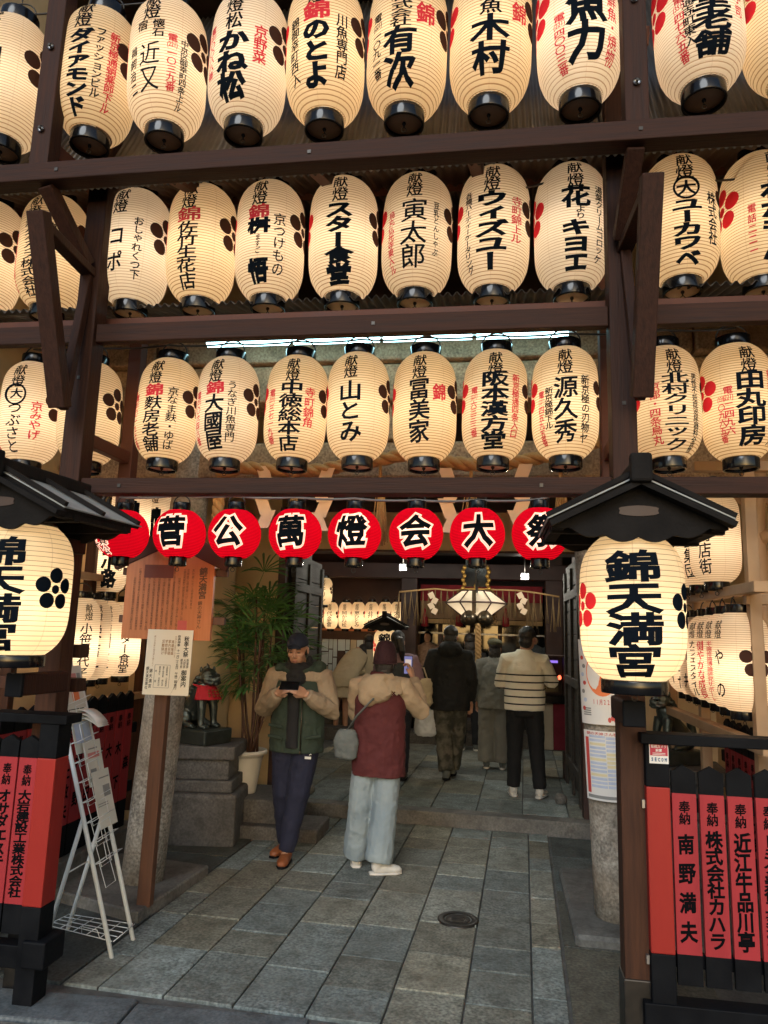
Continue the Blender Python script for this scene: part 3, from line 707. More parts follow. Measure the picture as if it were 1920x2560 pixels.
# gilded plaque above the hall
p = at(1190, 1440, 10.5); e = empty('gilded_plaque', p, 'black plaque in a curly gilded frame high on the worship hall', 'plaque')
q = MB(); q.box((0, 0, .05), (.30, .04, .42)); q.build('panel', M['lacq'], e)
q = MB()
for s in (-1, 1):
    for k in range(6): q.ball((s * (.165 + .02 * (k % 2)), -.02, .12 - k * .06), (.032, .02, .036), n=8)
    q.ball((s * .17, -.03, -.26), (.11, .04, .075), n=10)
q.box((0, -.01, .30), (.40, .05, .05)); q.box((0, -.01, -.20), (.40, .05, .04)); q.ball((0, -.03, -.15), (.035, .03, .04), n=8)
q.build('frame', M['gold'], e)
# pale lit ceiling panels over the passage
for px0, px1, y0, y1, lb in ((918, 1008, 1262, 1283, 'pale green lit ceiling panel above the gate passage, left one'), (1140, 1255, 1262, 1283, 'pale green lit ceiling panel above the gate passage, right one')):
    a = at(px0, y1, 8.0); b_ = at(px1, y1, 8.0); e = empty('ceiling_light', ((a.x + b_.x) / 2, 8.0, 3.30), lb, 'ceiling light')
    q = MB(); q.box((0, 0, 0), (b_.x - a.x, .7, .03)); q.build('diffuser', emit('ceiling_panel_glow', (.62, .85, .68), 1.1), e)
    q = MB(); q.box((0, 0, .035), (b_.x - a.x + .06, .76, .03)); q.build('frame', M['whitemetal'], e)
def bulb(name, loc, energy, col, r=.06, parent=None):
    l_ = bpy.data.lights.new(name, 'POINT'); l_.energy = energy; l_.color = col; l_.shadow_soft_size = r
    o = bpy.data.objects.new(name, l_); link(o, parent); o.location = loc; return o
bulb('lamp', (0, 0, 0), 2.6, (1, .84, .62), .10, DIAMOND)
# small white floodlights under the hall eave and a lamp in each ceiling panel
for px, py, lb in ((1008, 1418, 'small white floodlight under the hall eave, left of the gilded plaque'), (1312, 1441, 'small white floodlight under the hall eave, right of the gilded plaque')):
    p = at(px, py, 9.7); e = empty('floodlight', p, lb, 'floodlight', 'floodlights under the hall eave')
    q = MB(); q.box((0, 0, 0), (.10, .05, .085), bev=.006); q.build('housing', M['whitemetal'], e)
    q = MB(); q.box((0, -.028, 0), (.085, .004, .07)); q.build('lens', emit('floodlight_glow', (1, .96, .86), 1.0), e)
    q = MB(); q.tube([(0, 0, .04), (0, .0, .25)], .01, n=6); q.build('bracket', M['iron'], e)
    bulb('lamp', (0, -.14, -.06), 24, (1.0, .93, .80), .06, e)
for o_ in [x for x in C.objects if x.name.startswith('ceiling_light')]:
    bulb('lamp', (0, 0, -.16), 19, (.92, 1.0, .88), .12, o_)
# ================================================================== PAPER LANTERNS
LAMP = (1.0, .845, .645)
_cap = {}
def capmesh(Rr, h, top, big=False):
    """lacquered rim ring with a pale wooden base disc inside"""
    q = MB()
    if top: prof = [(Rr * .93, -.004), (Rr * .99, .0), (Rr, .004), (Rr, h - .006), (Rr * .985, h), (Rr * .90, h), (Rr * .89, h - .01), (Rr * .89, .01)]
    else: prof = [(Rr * .88, -.012), (Rr * .88, -h + .004), (Rr * .90, -h), (Rr * .985, -h), (Rr, -h + .006), (Rr, -.004), (Rr * .99, 0), (Rr * .93, .004)]
    q.lathe(prof, 0, 32)
    return q
def discmesh(Rr, z):
    q = MB(); q.lathe([(.001, z), (Rr * .885, z), (Rr * .885, z + .008), (.001, z + .008)], 0, 24); return q
def shade_prof(Wr, H, kind):
    def f(t):                                   # t 0 at the foot, 1 at the crown -> radius
        u = abs(2 * t - 1)
        if kind == 'long': return Wr * (1 - .47 * u ** 5.0)
        if kind == 'drum': return Wr * (1 - .46 * u ** 6.5)
        if kind == 'big': return Wr * (1 - .42 * u ** 4.6)
        return Wr * math.sqrt(max(1 - (.88 * u) ** 2, .01))
    return f
def crest(mb, place, s, m, x=0, y=0):
    """five round petals about a small middle, one petal up"""
    def disc(cx, cy_, r):
        n = 18; vs = []; 
        for rr in (.5, 1):
            vs += [place(x + cx + r * rr * math.cos(2 * math.pi * i / n), y + cy_ + r * rr * math.sin(2 * math.pi * i / n), 0) for i in range(n)]
        vs.append(place(x + cx, y + cy_, 0))
        fs = [(2 * n, i, (i + 1) % n) for i in range(n)] + [(i, n + i, n + (i + 1) % n, (i + 1) % n) for i in range(n)]
        mb.mesh(vs, fs, m)
    disc(0, 0, .36 * s)
    for k in range(5):
        a = math.pi / 2 + k * 2 * math.pi / 5; disc(1.12 * s * math.cos(a), 1.12 * s * math.sin(a), .62 * s)

EN = .70
def lantern(name, label, loc, W, H, cols=(), kind='long', mats=None, yaw=0.0, group=None, energy=2.6, crests=True, outline=False, caph=None, capr=None, cut=4, handle=True, cy_=.56, lampz=.42, slim=False, lamp=LAMP):
    Wr = W / 2
    e = empty(name, loc, label, 'lantern', group, rz=yaw)
    f = shade_prof(Wr, H, kind)
    q = MB(); NZ, NA = 26, (36 if not slim else 20)
    for i in range(NZ + 1):
        t = i / NZ
        for j in range(NA + 1):
            a = 2 * math.pi * j / NA; r = f(t); q.v.append(Vector((r * math.sin(a), -r * math.cos(a), t * H))); q.uv[len(q.v) - 1] = (j / NA, t)
    for i in range(NZ):
        for j in range(NA):
            b = i * (NA + 1) + j; q.face((b, b + 1, b + NA + 2, b + NA + 1), 0, True)
    def place(x, z, h):
        t = min(max(z / H, .01), .99); r = f(t) + .0022 + h; a = x / Wr
        return Vector((r * math.sin(a), -r * math.cos(a), z))
    for c in cols:
        txt, xo, t0, t1, wd, col, bold = c
        if outline: write(q, txt, place, xo * W, H * (1 - t0), H * (1 - t1), wd * W, 4, bold + .075, cut, lift=.0, jit=0); write(q, txt, place, xo * W, H * (1 - t0), H * (1 - t1), wd * W, 1, bold, cut, lift=.004, jit=0)
        else: write(q, txt, place, xo * W, H * (1 - t0), H * (1 - t1), wd * W, 1 if col == 'k' else 2, bold, cut if wd > .2 else max(cut // 2, 0))
    if crests:
        cs = .105 * H if kind != 'big' else .095 * H
        crest(q, place, cs, 3, x=Wr * R(87 if kind != 'big' else 68), y=cy_ * H); crest(q, place, cs, 2 if False else 5, x=-Wr * R(87 if kind != 'big' else 68), y=cy_ * H)
    mats = mats or [PAPER, BLK, REDI, CRESTD, WHT, CRESTR]
    q.build('paper_shade', mats, e, fix=False)
    h = caph or .095 * H; cr = (capr or .50) * Wr
    key = (round(cr, 4), round(h, 4))
    if key not in _cap:
        a = capmesh(cr, h, True).build('top_rim', M['lacq'], e, loc=(0, 0, H)); b = capmesh(cr, h, False).build('bottom_rim', M['lacq'], e)
        d = discmesh(cr, -h * .70).build('base_disc', M['lacqin'], b)
        g = MB(); 
        g.tube([(math.cos(math.pi * k / 10) * cr * .96, 0, h + math.sin(math.pi * k / 10) * cr * .85) for k in range(11)], .0045, n=6)
        hd = g.build('handle', M['iron'], e, loc=(0, 0, H))
        g = MB(); g.tube([(0, 0, -h * .70), (0, 0, -h - .008)], .004, n=6); g.tube([(.012 * math.sin(k * .6), 0, -h - .02 + .012 * math.cos(k * .6)) for k in range(11)], .0022, n=5); g.ball((0, 0, -h * .8), .011, n=8)
        hk = g.build('hook', M['iron'], e)
        _cap[key] = (a, b, d, hd, hk)
    else:
        a, b, d, hd, hk = _cap[key]
        for o in (a, b, hd, hk):
            c = o.copy(); link(c, e)
            if o is b: dd = d.copy(); link(dd, c)
    if energy: bulb('lamp', (0, 0, H * lampz), energy * EN, lamp, min(.055, Wr * .3), e)
    return e

KT = ('献燈', 0, .065, .315, .22, 'k', .015)
def k_(t, xo=0, t0=.33, t1=.95, w=.39, b=.052): return (t, xo, t0, t1, w, 'k', b)
def s_(t, xo=.28, t0=.36, t1=.90, w=.125, c='k', b=.020): return (t, xo, t0, t1, w, c, b)
TEL = '電(221)'
row1 = [
 (5, [KT, k_('錦屋', t0=.4)], 'partly cut off by the picture edge'),
 (196, [KT, k_('ダイアモンド', t0=.33, t1=.97, w=.30), s_('ファッションビル', .25, .30, .86), s_('新京極通蛸薬師下ル', .42, .30, .93, c='r'), s_('電話二二三番', -.42, .55, .95, c='r')], 'with six bold characters and a long red column'),
 (357, [KT, s_('懐石', .10, .32, .46, .15), s_('宿', -.12, .32, .40, .15), k_('近又', .0, .50, .87, .27, .004), s_('鵜飼治二', -.24, .50, .88, .12), s_(TEL + '一〇三九番', .28, .42, .86, .12, 'r'), s_('中京区御幸町四条上ル', .43, .44, .96, .10)], 'with two thin brush characters set wide apart'),
 (526, [KT, s_('松', 0, .32, .45, .22, 'k', .02), k_('かね松', 0, .46, .95), s_('京野菜', .35, .40, .70, .17, 'r', .02), s_(TEL + '〇〇八八番', -.34, .36, .78, .12, 'r')], 'with a bracket mark over three bold characters'),
 (700, [KT, ('錦', 0, .30, .44, .33, 'r', .03), k_('のとよ', 0, .44, .92, .34), s_('川魚専門店', .33, .38, .86, .15), s_('錦御幸町西入', -.30, .38, .88, .14)], 'with a red character above three rounded ones'),
 (874, [KT, s_('株式会社', 0, .30, .56, .25, 'k', .02), k_('有次', 0, .56, .96, .40, .035), ('錦', .31, .36, .52, .24, 'r', .025), s_(TEL + '一〇九一番', -.32, .40, .88, .13)], 'with a small red character at the right of the black'),
 (1056, [KT, s_('鮮魚', 0, .32, .54, .26, 'k', .02), k_('木村', 0, .55, .93, .44, .035), ('錦', .37, .42, .57, .22, 'r', .02)], 'with two large tree-like characters'),
 (1253, [KT, k_('魚力', 0, .40, .90, .46, .04), s_('鮮魚・焼物', .32, .42, .92, .15, 'r', .014), s_(TEL + '四〇〇三番', -.33, .55, .95, .14, 'r')], 'just left of the right upper post'),
 (1519, [KT, k_('福堂老舗', 0, .36, .93, .42, .035), s_('菓子司', .33, .40, .68, .12, 'r'), s_('六原通寺町東入', -.26, .38, .86, .13), s_('電(351)四七六五番', -.36, .46, .93, .12, 'r')], 'just right of the right upper post'),
 (1712, [KT, k_('本家', 0, .4), s_('菓子司', .3, .4, .7, c='r')], 'at the right picture edge'),
]
row2 = [
 (-44, [KT, k_('本店', 0)], 'at the left picture edge'),
 (100, [KT, k_('利久タクス株式会社', 0, .32, .97, .26, .02), s_('京都・京グルメ', .30, .34, .92, .14), s_('中京区御幸町錦上ル', -.36, .40, .93, .10, 'r')], 'half hidden by the leaning timber brace'),
 (283, [KT, k_('コポ', -.02, .40, .86, .24, .02), s_('おしゃれくつ下', .29, .34, .88, .14), s_('新京極錦角電話', -.36, .36, .90, .10, 'r')], 'with angular strokes and a curvy right-hand column'),
 (430, [KT, ('錦', 0, .31, .43, .34, 'r', .02), k_('佐竹生花店', 0, .43, .97, .30, .02)], 'with a red bracketed character over five black ones'),
 (580, [KT, ('錦', 0, .31, .43, .30, 'r', .03), k_('桝', 0, .43, .56, .32), s_('ますご', 0, .57, .74, .08), k_('悟', 0, .78, .95, .30), s_('京つけもの', .30, .38, .90, .18, 'k', .012)], 'with a red character above sparse black writing'),
 (739, [KT, k_('スター食堂', 0, .32, .97, .38)], 'with five bold characters in one column only'),
 (897, [KT, k_('寅太郎', 0, .34, .90, .36, .010), s_('豆乳とんしゃぶ', .32, .34, .80, .09), s_('烏丸仏光寺東入ル', -.34, .40, .92, .11, 'r')], 'with three slim square characters'),
 (1063, [KT, k_('ウィズユー', 0, .31, .93, .42), s_('各種パーティーケータリング', -.34, .28, .93, .12), s_('寺町錦上ル', .36, .34, .72, .17, 'r', .015)], 'with bold slanting strokes and red writing at right'),
 (1235, [KT, k_('花', 0, .30, .48, .38, .035), s_('より', .06, .47, .58, .14), k_('キヨエ', 0, .58, .96, .36), s_('湯葉クリームコロッケ', .34, .28, .90, .13)], 'with a flower character and three blocky ones below'),
 (1473, [KT, k_('ユーカワベ', 0, .47, .97, .36), ('大', 0, .33, .45, .24, 'k', .03), s_('株式会社', .36, .40, .82, .16)], 'with a circled mark, beside the right leaning brace'),
 (1649, [KT, k_('わかもん', 0, .34, .93, .36), s_('電話二二一', -.3, .5, .9, .1, 'r')], 'at the right picture edge'),
]
row3 = [
 (55, [KT, k_('つぶさと', 0, .46, .96, .24, .012), ('大', 0, .33, .43, .20, 'k', .03), s_('京みやげ', .34, .44, .82, .18, 'r', .016), s_('寺町錦東入角', -.36, .55, .95, .10, 'r')], 'with a round black emblem, left of the left post'),
 (187, [KT, k_('歯科一般', .22, .34, .62, .22, .01), s_('大橋正', .22, .66, .88, .20)], 'half hidden behind the left post'),
 (352, [KT, ('錦', 0, .32, .44, .30, 'r', .03), k_('麩房老舗', 0, .44, .96, .30, .02), s_('京なま麩・ゆば', .31, .34, .94, .17, 'k', .012), s_(TEL + '〇一九七番', -.37, .40, .93, .11, 'r')], 'just right of the left posts'),
 (487, [KT, ('錦', 0, .31, .43, .30, 'r', .03), k_('大國屋', 0, .43, .95, .32, .025), s_('うなぎ川魚専門', .28, .30, .88, .16, 'k', .012), s_(TEL + '〇六四八番', -.34, .38, .90, .12, 'r')], 'with a red character over three large black ones'),
 (630, [KT, k_('中徳総本店', 0, .31, .96, .36, .028), s_('寺町錦角', .30, .36, .74, .17, 'r', .016), s_(TEL + '三七一九番', -.34, .38, .90, .13, 'r')], 'with five black characters and four red ones'),
 (772, [KT, k_('山とみ', 0, .34, .90, .36, .025)], 'with only three loose brush characters'),
 (916, [KT, k_('冨美家', 0, .32, .90, .32, .022), ('錦', .32, .36, .52, .22, 'r', .025)], 'with three seal-like characters and one red'),
 (1065, [KT, k_('阪本漢方堂', 0, .27, .96, .40, .035), s_('新京極通四条入口', .33, .28, .86, .13, 'r'), s_(TEL + '六三三三番', -.33, .40, .86, .12, 'r')], 'with five very heavy black characters'),
 (1221, [KT, k_('源久秀', 0, .34, .92, .34, .02), s_('新京極の刃物ヤ', .30, .32, .92, .14), s_('新京極錦下ル', -.25, .42, .80, .13), s_(TEL + '四五九五番', -.38, .44, .93, .11, 'r')], 'last before the right post'),
 (1443, [KT, k_('北村クリニック', 0, .31, .97, .38, .025), s_('男性不妊症泌尿器科全般', .30, .30, .98, .11), s_('京都・四条烏丸', -.30, .38, .92, .16, 'r', .016)], 'just right of the right post'),
 (1601, [KT, k_('田丸印房', 0, .30, .93, .40, .035), s_('錦天神極角', .34, .28, .60, .14, 'r'), s_('寺町三条上ル', .34, .60, .93, .14), s_(TEL + '二四九六', -.30, .42, .84, .13, 'r'), s_('(231)〇九六五番', -.40, .50, .90, .10, 'r')], 'at the right end'),
]
ORD = ['first', 'second', 'third', 'fourth', 'fifth', 'sixth', 'seventh', 'eighth', 'ninth', 'tenth', 'eleventh']
for nm, rows, Y, z, W, H, en in (('top', row1, 3.37, 4.455, .425, .75, 3.0), ('middle', row2, 3.80, 3.645, .402, .705, 2.8), ('third', row3, 3.95, 2.715, .362, .615, 2.3)):
    rr = random.Random(len(nm))
    for i, (px, cols, desc) in enumerate(rows):
        # bring the photo's x at the lantern's foot onto the plane of the row
        d = None
        for yy in range(200, 1300, 4):
            p = at(px * 1.1573, yy, Y)
            if d is None or abs(p.z - z) < abs(d.z - z): d = p
        o = lantern('paper_lantern', 'cream paper lantern ' + desc + ', ' + nm + ' row', (d.x, Y + rr.uniform(-.012, .012), z + rr.uniform(-.008, .008)), W, H, cols, group='cream paper lanterns in the ' + nm + ' row', energy=en * rr.uniform(.78, 1.22), yaw=R(rr.uniform(-5, 5)), mats=[PAPERS[rr.choice({'top': (0, 1, 1, 2), 'middle': (0, 0, 1, 2), 'third': (0, 2, 3, 2)}[nm])], BLK, REDI, CRESTD, WHT, CRESTR])
        o.rotation_euler.x = R(rr.uniform(-1.6, 1.6)); o.rotation_euler.y = R(rr.uniform(-1.6, 1.6))
        lk = MB(); lk.tube([(0, 0, H + .095 * H + W * .2), (0, 0, H + .20)], .004, n=5); lk.build('hanger', M['iron'], o)
        if i == 9 and nm == 'middle' or i == 0 and nm == 'third':
            g = MB(); g.lathe([(.062, .0), (.066, .004), (.066, .008), (.056, .008), (.056, 0), (.062, 0)], n=28); 
            ring = g.build('emblem_ring', BLK, o, loc=(0, -W / 2 - .001, H * .61)); ring.rotation_euler = (R(90), 0, 0)

# red round lanterns
REDM = [PAPERRED, BLK, REDI, CRESTD, WHT, CRESTR]
rc = '　菅公萬燈会大祭'
for i, px in enumerate((265, 388, 507, 638, 766, 899, 1031, 1166)):
    p = at(px * 1.1573, 1154 * 1.1573, 4.0); H = .275; W = .305
    cols = [(rc[i], .03, .18, .80, .54, 'k', .035)] if i else [('菅原道真公', -.16, .06, .97, .22, 'k', .02), ('千百年大', -.40, .06, .9, .22, 'k', .02), ('萬燈祭', -.62, .1, .9, .2, 'k', .02)]
    lab = ['round red paper lantern covered in small outlined writing, leftmost of the red row', 'round red paper lantern with a grass-topped character, second of the red row', 'round red paper lantern with a four-stroke open character, over the sign board roof', 'round red paper lantern with a dense many-stroke character', 'round red paper lantern with a fire-radical character, middle of the red row', 'round red paper lantern with a roof-shaped character', 'round red paper lantern with a plain three-stroke character', 'round red paper lantern half hidden by the roofed lantern at right'][i]
    lantern('red_lantern', lab, (p.x, 4.0, p.z - H / 2), W, H, cols, 'round', REDM, group='round red lanterns', energy=1.7, crests=False, outline=True, caph=.05, capr=.34, cut=6, lampz=.5, lamp=(1, .62, .42))

# big roofed post lanterns at either side of the entrance
def roofed(loc, label, yaw=0.0, s=1.0, energy=4.6, txt='錦天満宮', lyaw=0.0, post=True):
    """gabled wooden hood with a big lantern under it, origin at the lantern's foot"""
    o = lantern('great_lantern', label[0], loc, .43 * s, .60 * s, [(txt, 0, .13, .97, .50, 'k', .034)], 'big', [PAPERBIG, BLK, REDI, BLK, WHT, CRESTR], group='great lanterns under gabled hoods', energy=energy, caph=.055 * s, capr=.62, cut=6, yaw=lyaw, cy_=.50, lampz=.36)
    h = empty('lantern_hood', Vector(loc) + Vector((0, .02, .56 * s)), label[1], 'hood', 'gabled hoods of the great lanterns', rz=yaw)
    ap, ev, hw, D0, D1 = .245 * s, .075 * s, .352 * s, -.23 * s, .34 * s
    def slope(x0, z0, x1, z1, y0, y1, t, name, m, par=h):
        q = MB(); d = Vector((x1 - x0, 0, z1 - z0)).normalized(); nn = Vector((-d.z, 0, d.x)) * (1 if x1 > x0 else -1)
        q.prism([Vector((x0, y0, z0)), Vector((x1, y0, z1)), Vector((x1, y1, z1)), Vector((x0, y1, z0))], nn * 0, nn * t, 0); return q.build(name, M[m], par)
    for sgn in (-1, 1):
        pan = slope(0, ap, sgn * hw, ev, D0, D1, .018 * s, 'roof_panel', 'roofslab')
        slope(0, ap + .02 * s, sgn * (hw + .012 * s), ev + .012 * s, D0 - .012 * s, D1 + .012 * s, .006 * s, 'roof_sheeting', 'tin', pan)
        for yy in (D0 - .005 * s, .03 * s, D1 - .02 * s):
            q = MB(); q.bar((sgn * .02 * s, yy, ap + .037 * s), (sgn * (hw + .016 * s), yy, ev + .028 * s), .020 * s, .022 * s, 0, (0, 1, 0)); q.build('batten', M['roofslab'], pan)
        q = MB(); q.bar((0, D0 - .02 * s, ap - .01 * s), (sgn * (hw + .005 * s), D0 - .02 * s, ev - .012 * s), .022 * s, .060 * s, 0, (0, 1, 0)); q.build('bargeboard', M['roofslab'], h)
    q = MB(); q.box((0, (D0 + D1) / 2 - .02 * s, ap + .045 * s), (.07 * s, D1 - D0 + .10 * s, .065 * s), bev=.01); q.box((0, D0 - .05 * s, ap + .045 * s), (.085 * s, .05 * s, .12 * s), bev=.012); q.build('ridge', M['roofslab'], h)
    # scalloped gable boards front and back
    for yy in (D0 + .015 * s, D1 - .04 * s):
        n = 41; lo = []; up = []
        for i in range(n):
            t = -1 + 2 * i / (n - 1); x = t * hw * .93
            up.append(Vector((x, yy, ap - abs(t) * (ap - ev) * .93 - .01 * s)))
            zz = min(.018 * s - .022 * s * abs(math.sin(t * 7.5)) + .055 * s * t * t, up[-1].z - .006 * s); lo.append(Vector((x, yy, zz)))
        q = MB()
        for i in range(n - 1): q.mesh([lo[i], lo[i + 1], up[i + 1], up[i], lo[i] + Vector((0, .018 * s, 0)), lo[i + 1] + Vector((0, .018 * s, 0)), up[i + 1] + Vector((0, .018 * s, 0)), up[i] + Vector((0, .018 * s, 0))], [(0, 1, 2, 3), (7, 6, 5, 4), (0, 4, 5, 1), (3, 2, 6, 7)])
        g = q.build('gable_board', M['roofslab'], h)
        q = MB(); q.loft([(0, yy - .003, .12 * s, .001, .001)] * 2, n=4) if False else None
        q = MB(); pts = [Vector((.085 * s * math.cos(a) * (1 - .12 * math.cos(4 * a)), yy - .004, .125 * s + .022 * s * math.sin(a))) for a in [2 * math.pi * k / 24 for k in range(24)]]
        q.prism(pts, (0, 0, 0), (0, .003, 0)); q.build('cut_out', M['ceilwood'], g)
    q = MB()
    for sgn in (-1, 1): q.box((sgn * .32 * s, .04 * s, .075 * s), (.05 * s, .5 * s, .05 * s)); q.box((0, D0 + .10 * s if sgn < 0 else D1 - .10 * s, .06 * s), (.70 * s, .04 * s, .04 * s))
    q.build('purlin', M['roofslab'], h)
    if post:
        q = MB(); q.box((0, .22 * s, -.02), (.10, .26, .07), bev=.006); q.build('support_arm', M['frame'], h)
        q = MB(); q.box((0, .17, -.70), (.085, .32, .10), bev=.01); q.build('lower_arm', M['frame'], h)
        q = MB(); q.box((0, .003, -.70), (.092, .02, .108), bev=.006); q.build('arm_cap', M['black'], h)
    return o, h
roofed((.600, 3.21, 1.585), ('huge cream lantern with four heavy characters on the right post', 'dark gabled hood over the huge right-hand lantern'), lyaw=R(-8))
roofed((-2.175, 3.12, 1.60), ('huge cream lantern cut by the left picture edge, black crest turned forward', 'dark gabled hood over the huge left-hand lantern, showing its sheet roof'), yaw=R(-6), lyaw=R(6))
p = at(963, 1660, 9.4)
roofed((p.x, 9.4, p.z), ('small-looking cream lantern far inside the courtyard before the hall', 'dark gabled hood of the distant courtyard lantern'), s=.74, energy=3.6, post=False)
q = MB(); q.box((p.x, 9.66, .95), (.10, .10, 1.9), bev=.01); tag(q.build('lantern_post', M['postwood']), 'dark wooden post of the distant courtyard lantern', 'post')

# ---- lanterns on the side walls, turned towards the passage
LN = ['小笹希代子', '栄吉一', '徳間公一', 'スター食堂']
DRUM = dict(kind='drum', H=.58)
for i, (px, Y) in enumerate(((186, 4.98), (216, 5.2), (246, 5.42), (300, 5.72))):
    p = at(px, 1690, Y); W = .285
    lantern('side_lantern', ['pale side-wall lantern nearest the left post, five black characters', 'pale side-wall lantern mostly hidden between two others at left', 'pale side-wall lantern with four black characters left of the sign board', 'pale side-wall lantern partly behind the stone pillar at left'][i], (p.x, Y, 1.335), W, .60,
        [('献燈', .02, .07, .27, .2, 'k', .008), k_(LN[i], -.02, .30, .95, .30, .015)], 'drum', yaw=R((54, 48, 42, 38)[i]), group='side lanterns on the left wall', energy=3.6, crests=False, caph=.05)
    o = C.objects[-1] if False else None
for i, (px, py, Y) in enumerate(((318, 1395, 5.0), (372, 1400, 5.4), (268, 1480, 5.3))):
    p = at(px, py, Y); lantern('side_lantern', ['pale lantern top showing behind the leftmost red lantern', 'pale lantern behind the second red lantern', 'pale lantern low behind the leftmost red lantern'][i], (p.x, Y, p.z), .285, .60, [('献燈', .02, .07, .27, .2, 'k', .008), k_('錦小路', 0)], 'drum', yaw=R(28), group='side lanterns high on the left wall', energy=3.0, crests=False, caph=.05)
RN = ['やの', '半論修論博論研究サポート', '健やかな成長', 'カフェスタイル', '中井', 'とよだ', '銀行']
for i in range(7):
    Y = 4.55 + i * .245; X = 1.46 + .012 * i
    red = i in (1, 2)
    lantern('side_lantern', ['round-bodied side lantern nearest the right picture edge, dark flower crest showing', 'side lantern with a long red column, second along the right wall', 'side lantern with red writing, third along the right wall', 'side lantern with small writing, fourth along the right wall', 'side lantern fifth along the right wall', 'side lantern sixth along the right wall', 'side lantern farthest along the right wall, bold black characters'][i], (X, Y, 1.365), .30, .56,
        [('献燈', 0, .08, .27, .2, 'k', .008), (RN[i], .02, .30, .95, .26 if i != 1 else .16, 'r' if red else 'k', .014)] + ([(RN[0], .24, .4, .9, .2, 'k', .01)] if red else []), 'drum', yaw=R(-72 + 3 * i), group='side lanterns on the right wall', energy=2.6, caph=.05, cy_=.52)
for i in range(4):
    Y = 4.75 + i * .3; lantern('side_lantern', ['upper side lantern behind the pale timber lattice at right', 'upper side lantern with three small characters, second from the lattice', 'upper side lantern third behind the hood at right', 'upper side lantern farthest behind the hood at right'][i], (1.40 - .01 * i, Y, 2.12), .30, .56, [('献燈', 0, .08, .27, .2, 'k', .008), k_(['商店街', '芸集団', 'かえる', '京都'][i], 0, .4, .93, .26, .015)], 'drum', yaw=R(-40), group='upper side lanterns on the right wall', energy=1.8, caph=.05, crests=False)
# far row in the hall's left bay
FT = ['はかわ', '代金倉', '岡かね松', '恵ひとみ', '井場', '三木', '大原錦']
for i, px in enumerate((788, 826, 863, 894, 928, 962, 993)):
    p = at(px, 1572, 12.0); lantern('far_lantern', 'small far lantern in the bay, ' + ['leftmost of its lit row', 'second of its lit row from the left', 'third of its lit row', 'fourth of its lit row from the left', 'fifth of its lit row, left of the dark hood', 'sixth of its lit row, above the dark hood', 'last of its lit row beside the hall post'][i], (p.x, 12.0, p.z), .245, .44, [('献燈', 0, .07, .30, .24, 'k', .005), k_(FT[i], 0, .33, .93, .36, .01)], mats=[PAPERSM, BLK, REDI, CRESTD, WHT, CRESTR], group='far lanterns in the hall bay', energy=1.7, cut=0, slim=True)
for i, px in enumerate((781, 811)):
    p = at(px, 1512, 11.2); lantern('far_lantern', ['far lantern half hidden by the open dark door', 'far lantern above the lit row, beside the open dark door'][i], (p.x, 11.2, p.z), .235, .42, [('献燈', 0, .07, .30, .24, 'k', .005), k_('キリン', 0, .33, .93, .34, .01)], mats=[PAPERSM, BLK, REDI, CRESTD, WHT, CRESTR], group='far lanterns in the hall bay', energy=1.2, cut=0, slim=True)
# grey lamp cords looped from lantern to lantern along each row
for nm, rows, Y, z in (('top', row1, 3.42, 5.36), ('middle', row2, 3.86, 4.50), ('third', row3, 4.0, 3.47)):
    P = []
    for px, *_ in rows:
        p = at(px * 1.1573, 300 if nm == 'top' else 700 if nm == 'middle' else 1050, Y); P.append((p.x, Y, z))
    cable(P, .006, 'thin lamp cord looped along the tops of the ' + nm + ' lantern row', 'iron')
# ================================================================== DONOR FENCES
def flat(mx):                                   # writing straight onto a board: frame origin + axes
    return lambda u, v, h: mx @ Vector((u, v, h))
def facing(o, right, up):                       # matrix whose x runs right and y up along a board, z out of it
    r = Vector(right).normalized(); u = Vector(up).normalized(); n_ = r.cross(u)
    return Matrix(((r.x, u.x, n_.x, o[0]), (r.y, u.y, n_.y, o[1]), (r.z, u.z, n_.z, o[2]), (0, 0, 0, 1)))
def plank(par, o, right, wd, z0, zb, zr, z1, txt, th=.022, lead='奉納', big=True):
    """one pointed donor board: black foot, red field with a name, black peaked head"""
    right = Vector(right).normalized(); out = right.cross(Vector((0, 0, 1))).normalized(); o = Vector(o)
    q = MB(); L = par.location
    def P(x, z): return o + right * x + Vector((0, 0, z)) - L
    hw = wd / 2
    for zz0, zz1, m in ((z0, zb, 1), (zb, zr, 0)):
        q.prism([P(-hw, zz0), P(hw, zz0), P(hw, zz1), P(-hw, zz1)], out * 0, out * -th, m)
    q.prism([P(-hw, zr), P(hw, zr), P(hw, z1 - wd * .28), P(0, z1), P(-hw, z1 - wd * .28)], out * 0, out * -th, 1)
    mx = facing(P(0, 0) + out * .0012, right, (0, 0, 1)); pl = flat(mx)
    if lead: write(q, lead, pl, 0, zr - .03, zr - .13, wd * .46, 2, .025)
    if txt: write(q, txt, pl, 0, zr - .15, zb + .03, wd * .66, 2, .036)
    return q.build('plank', [M['plank'], M['black'], M['text']], par)
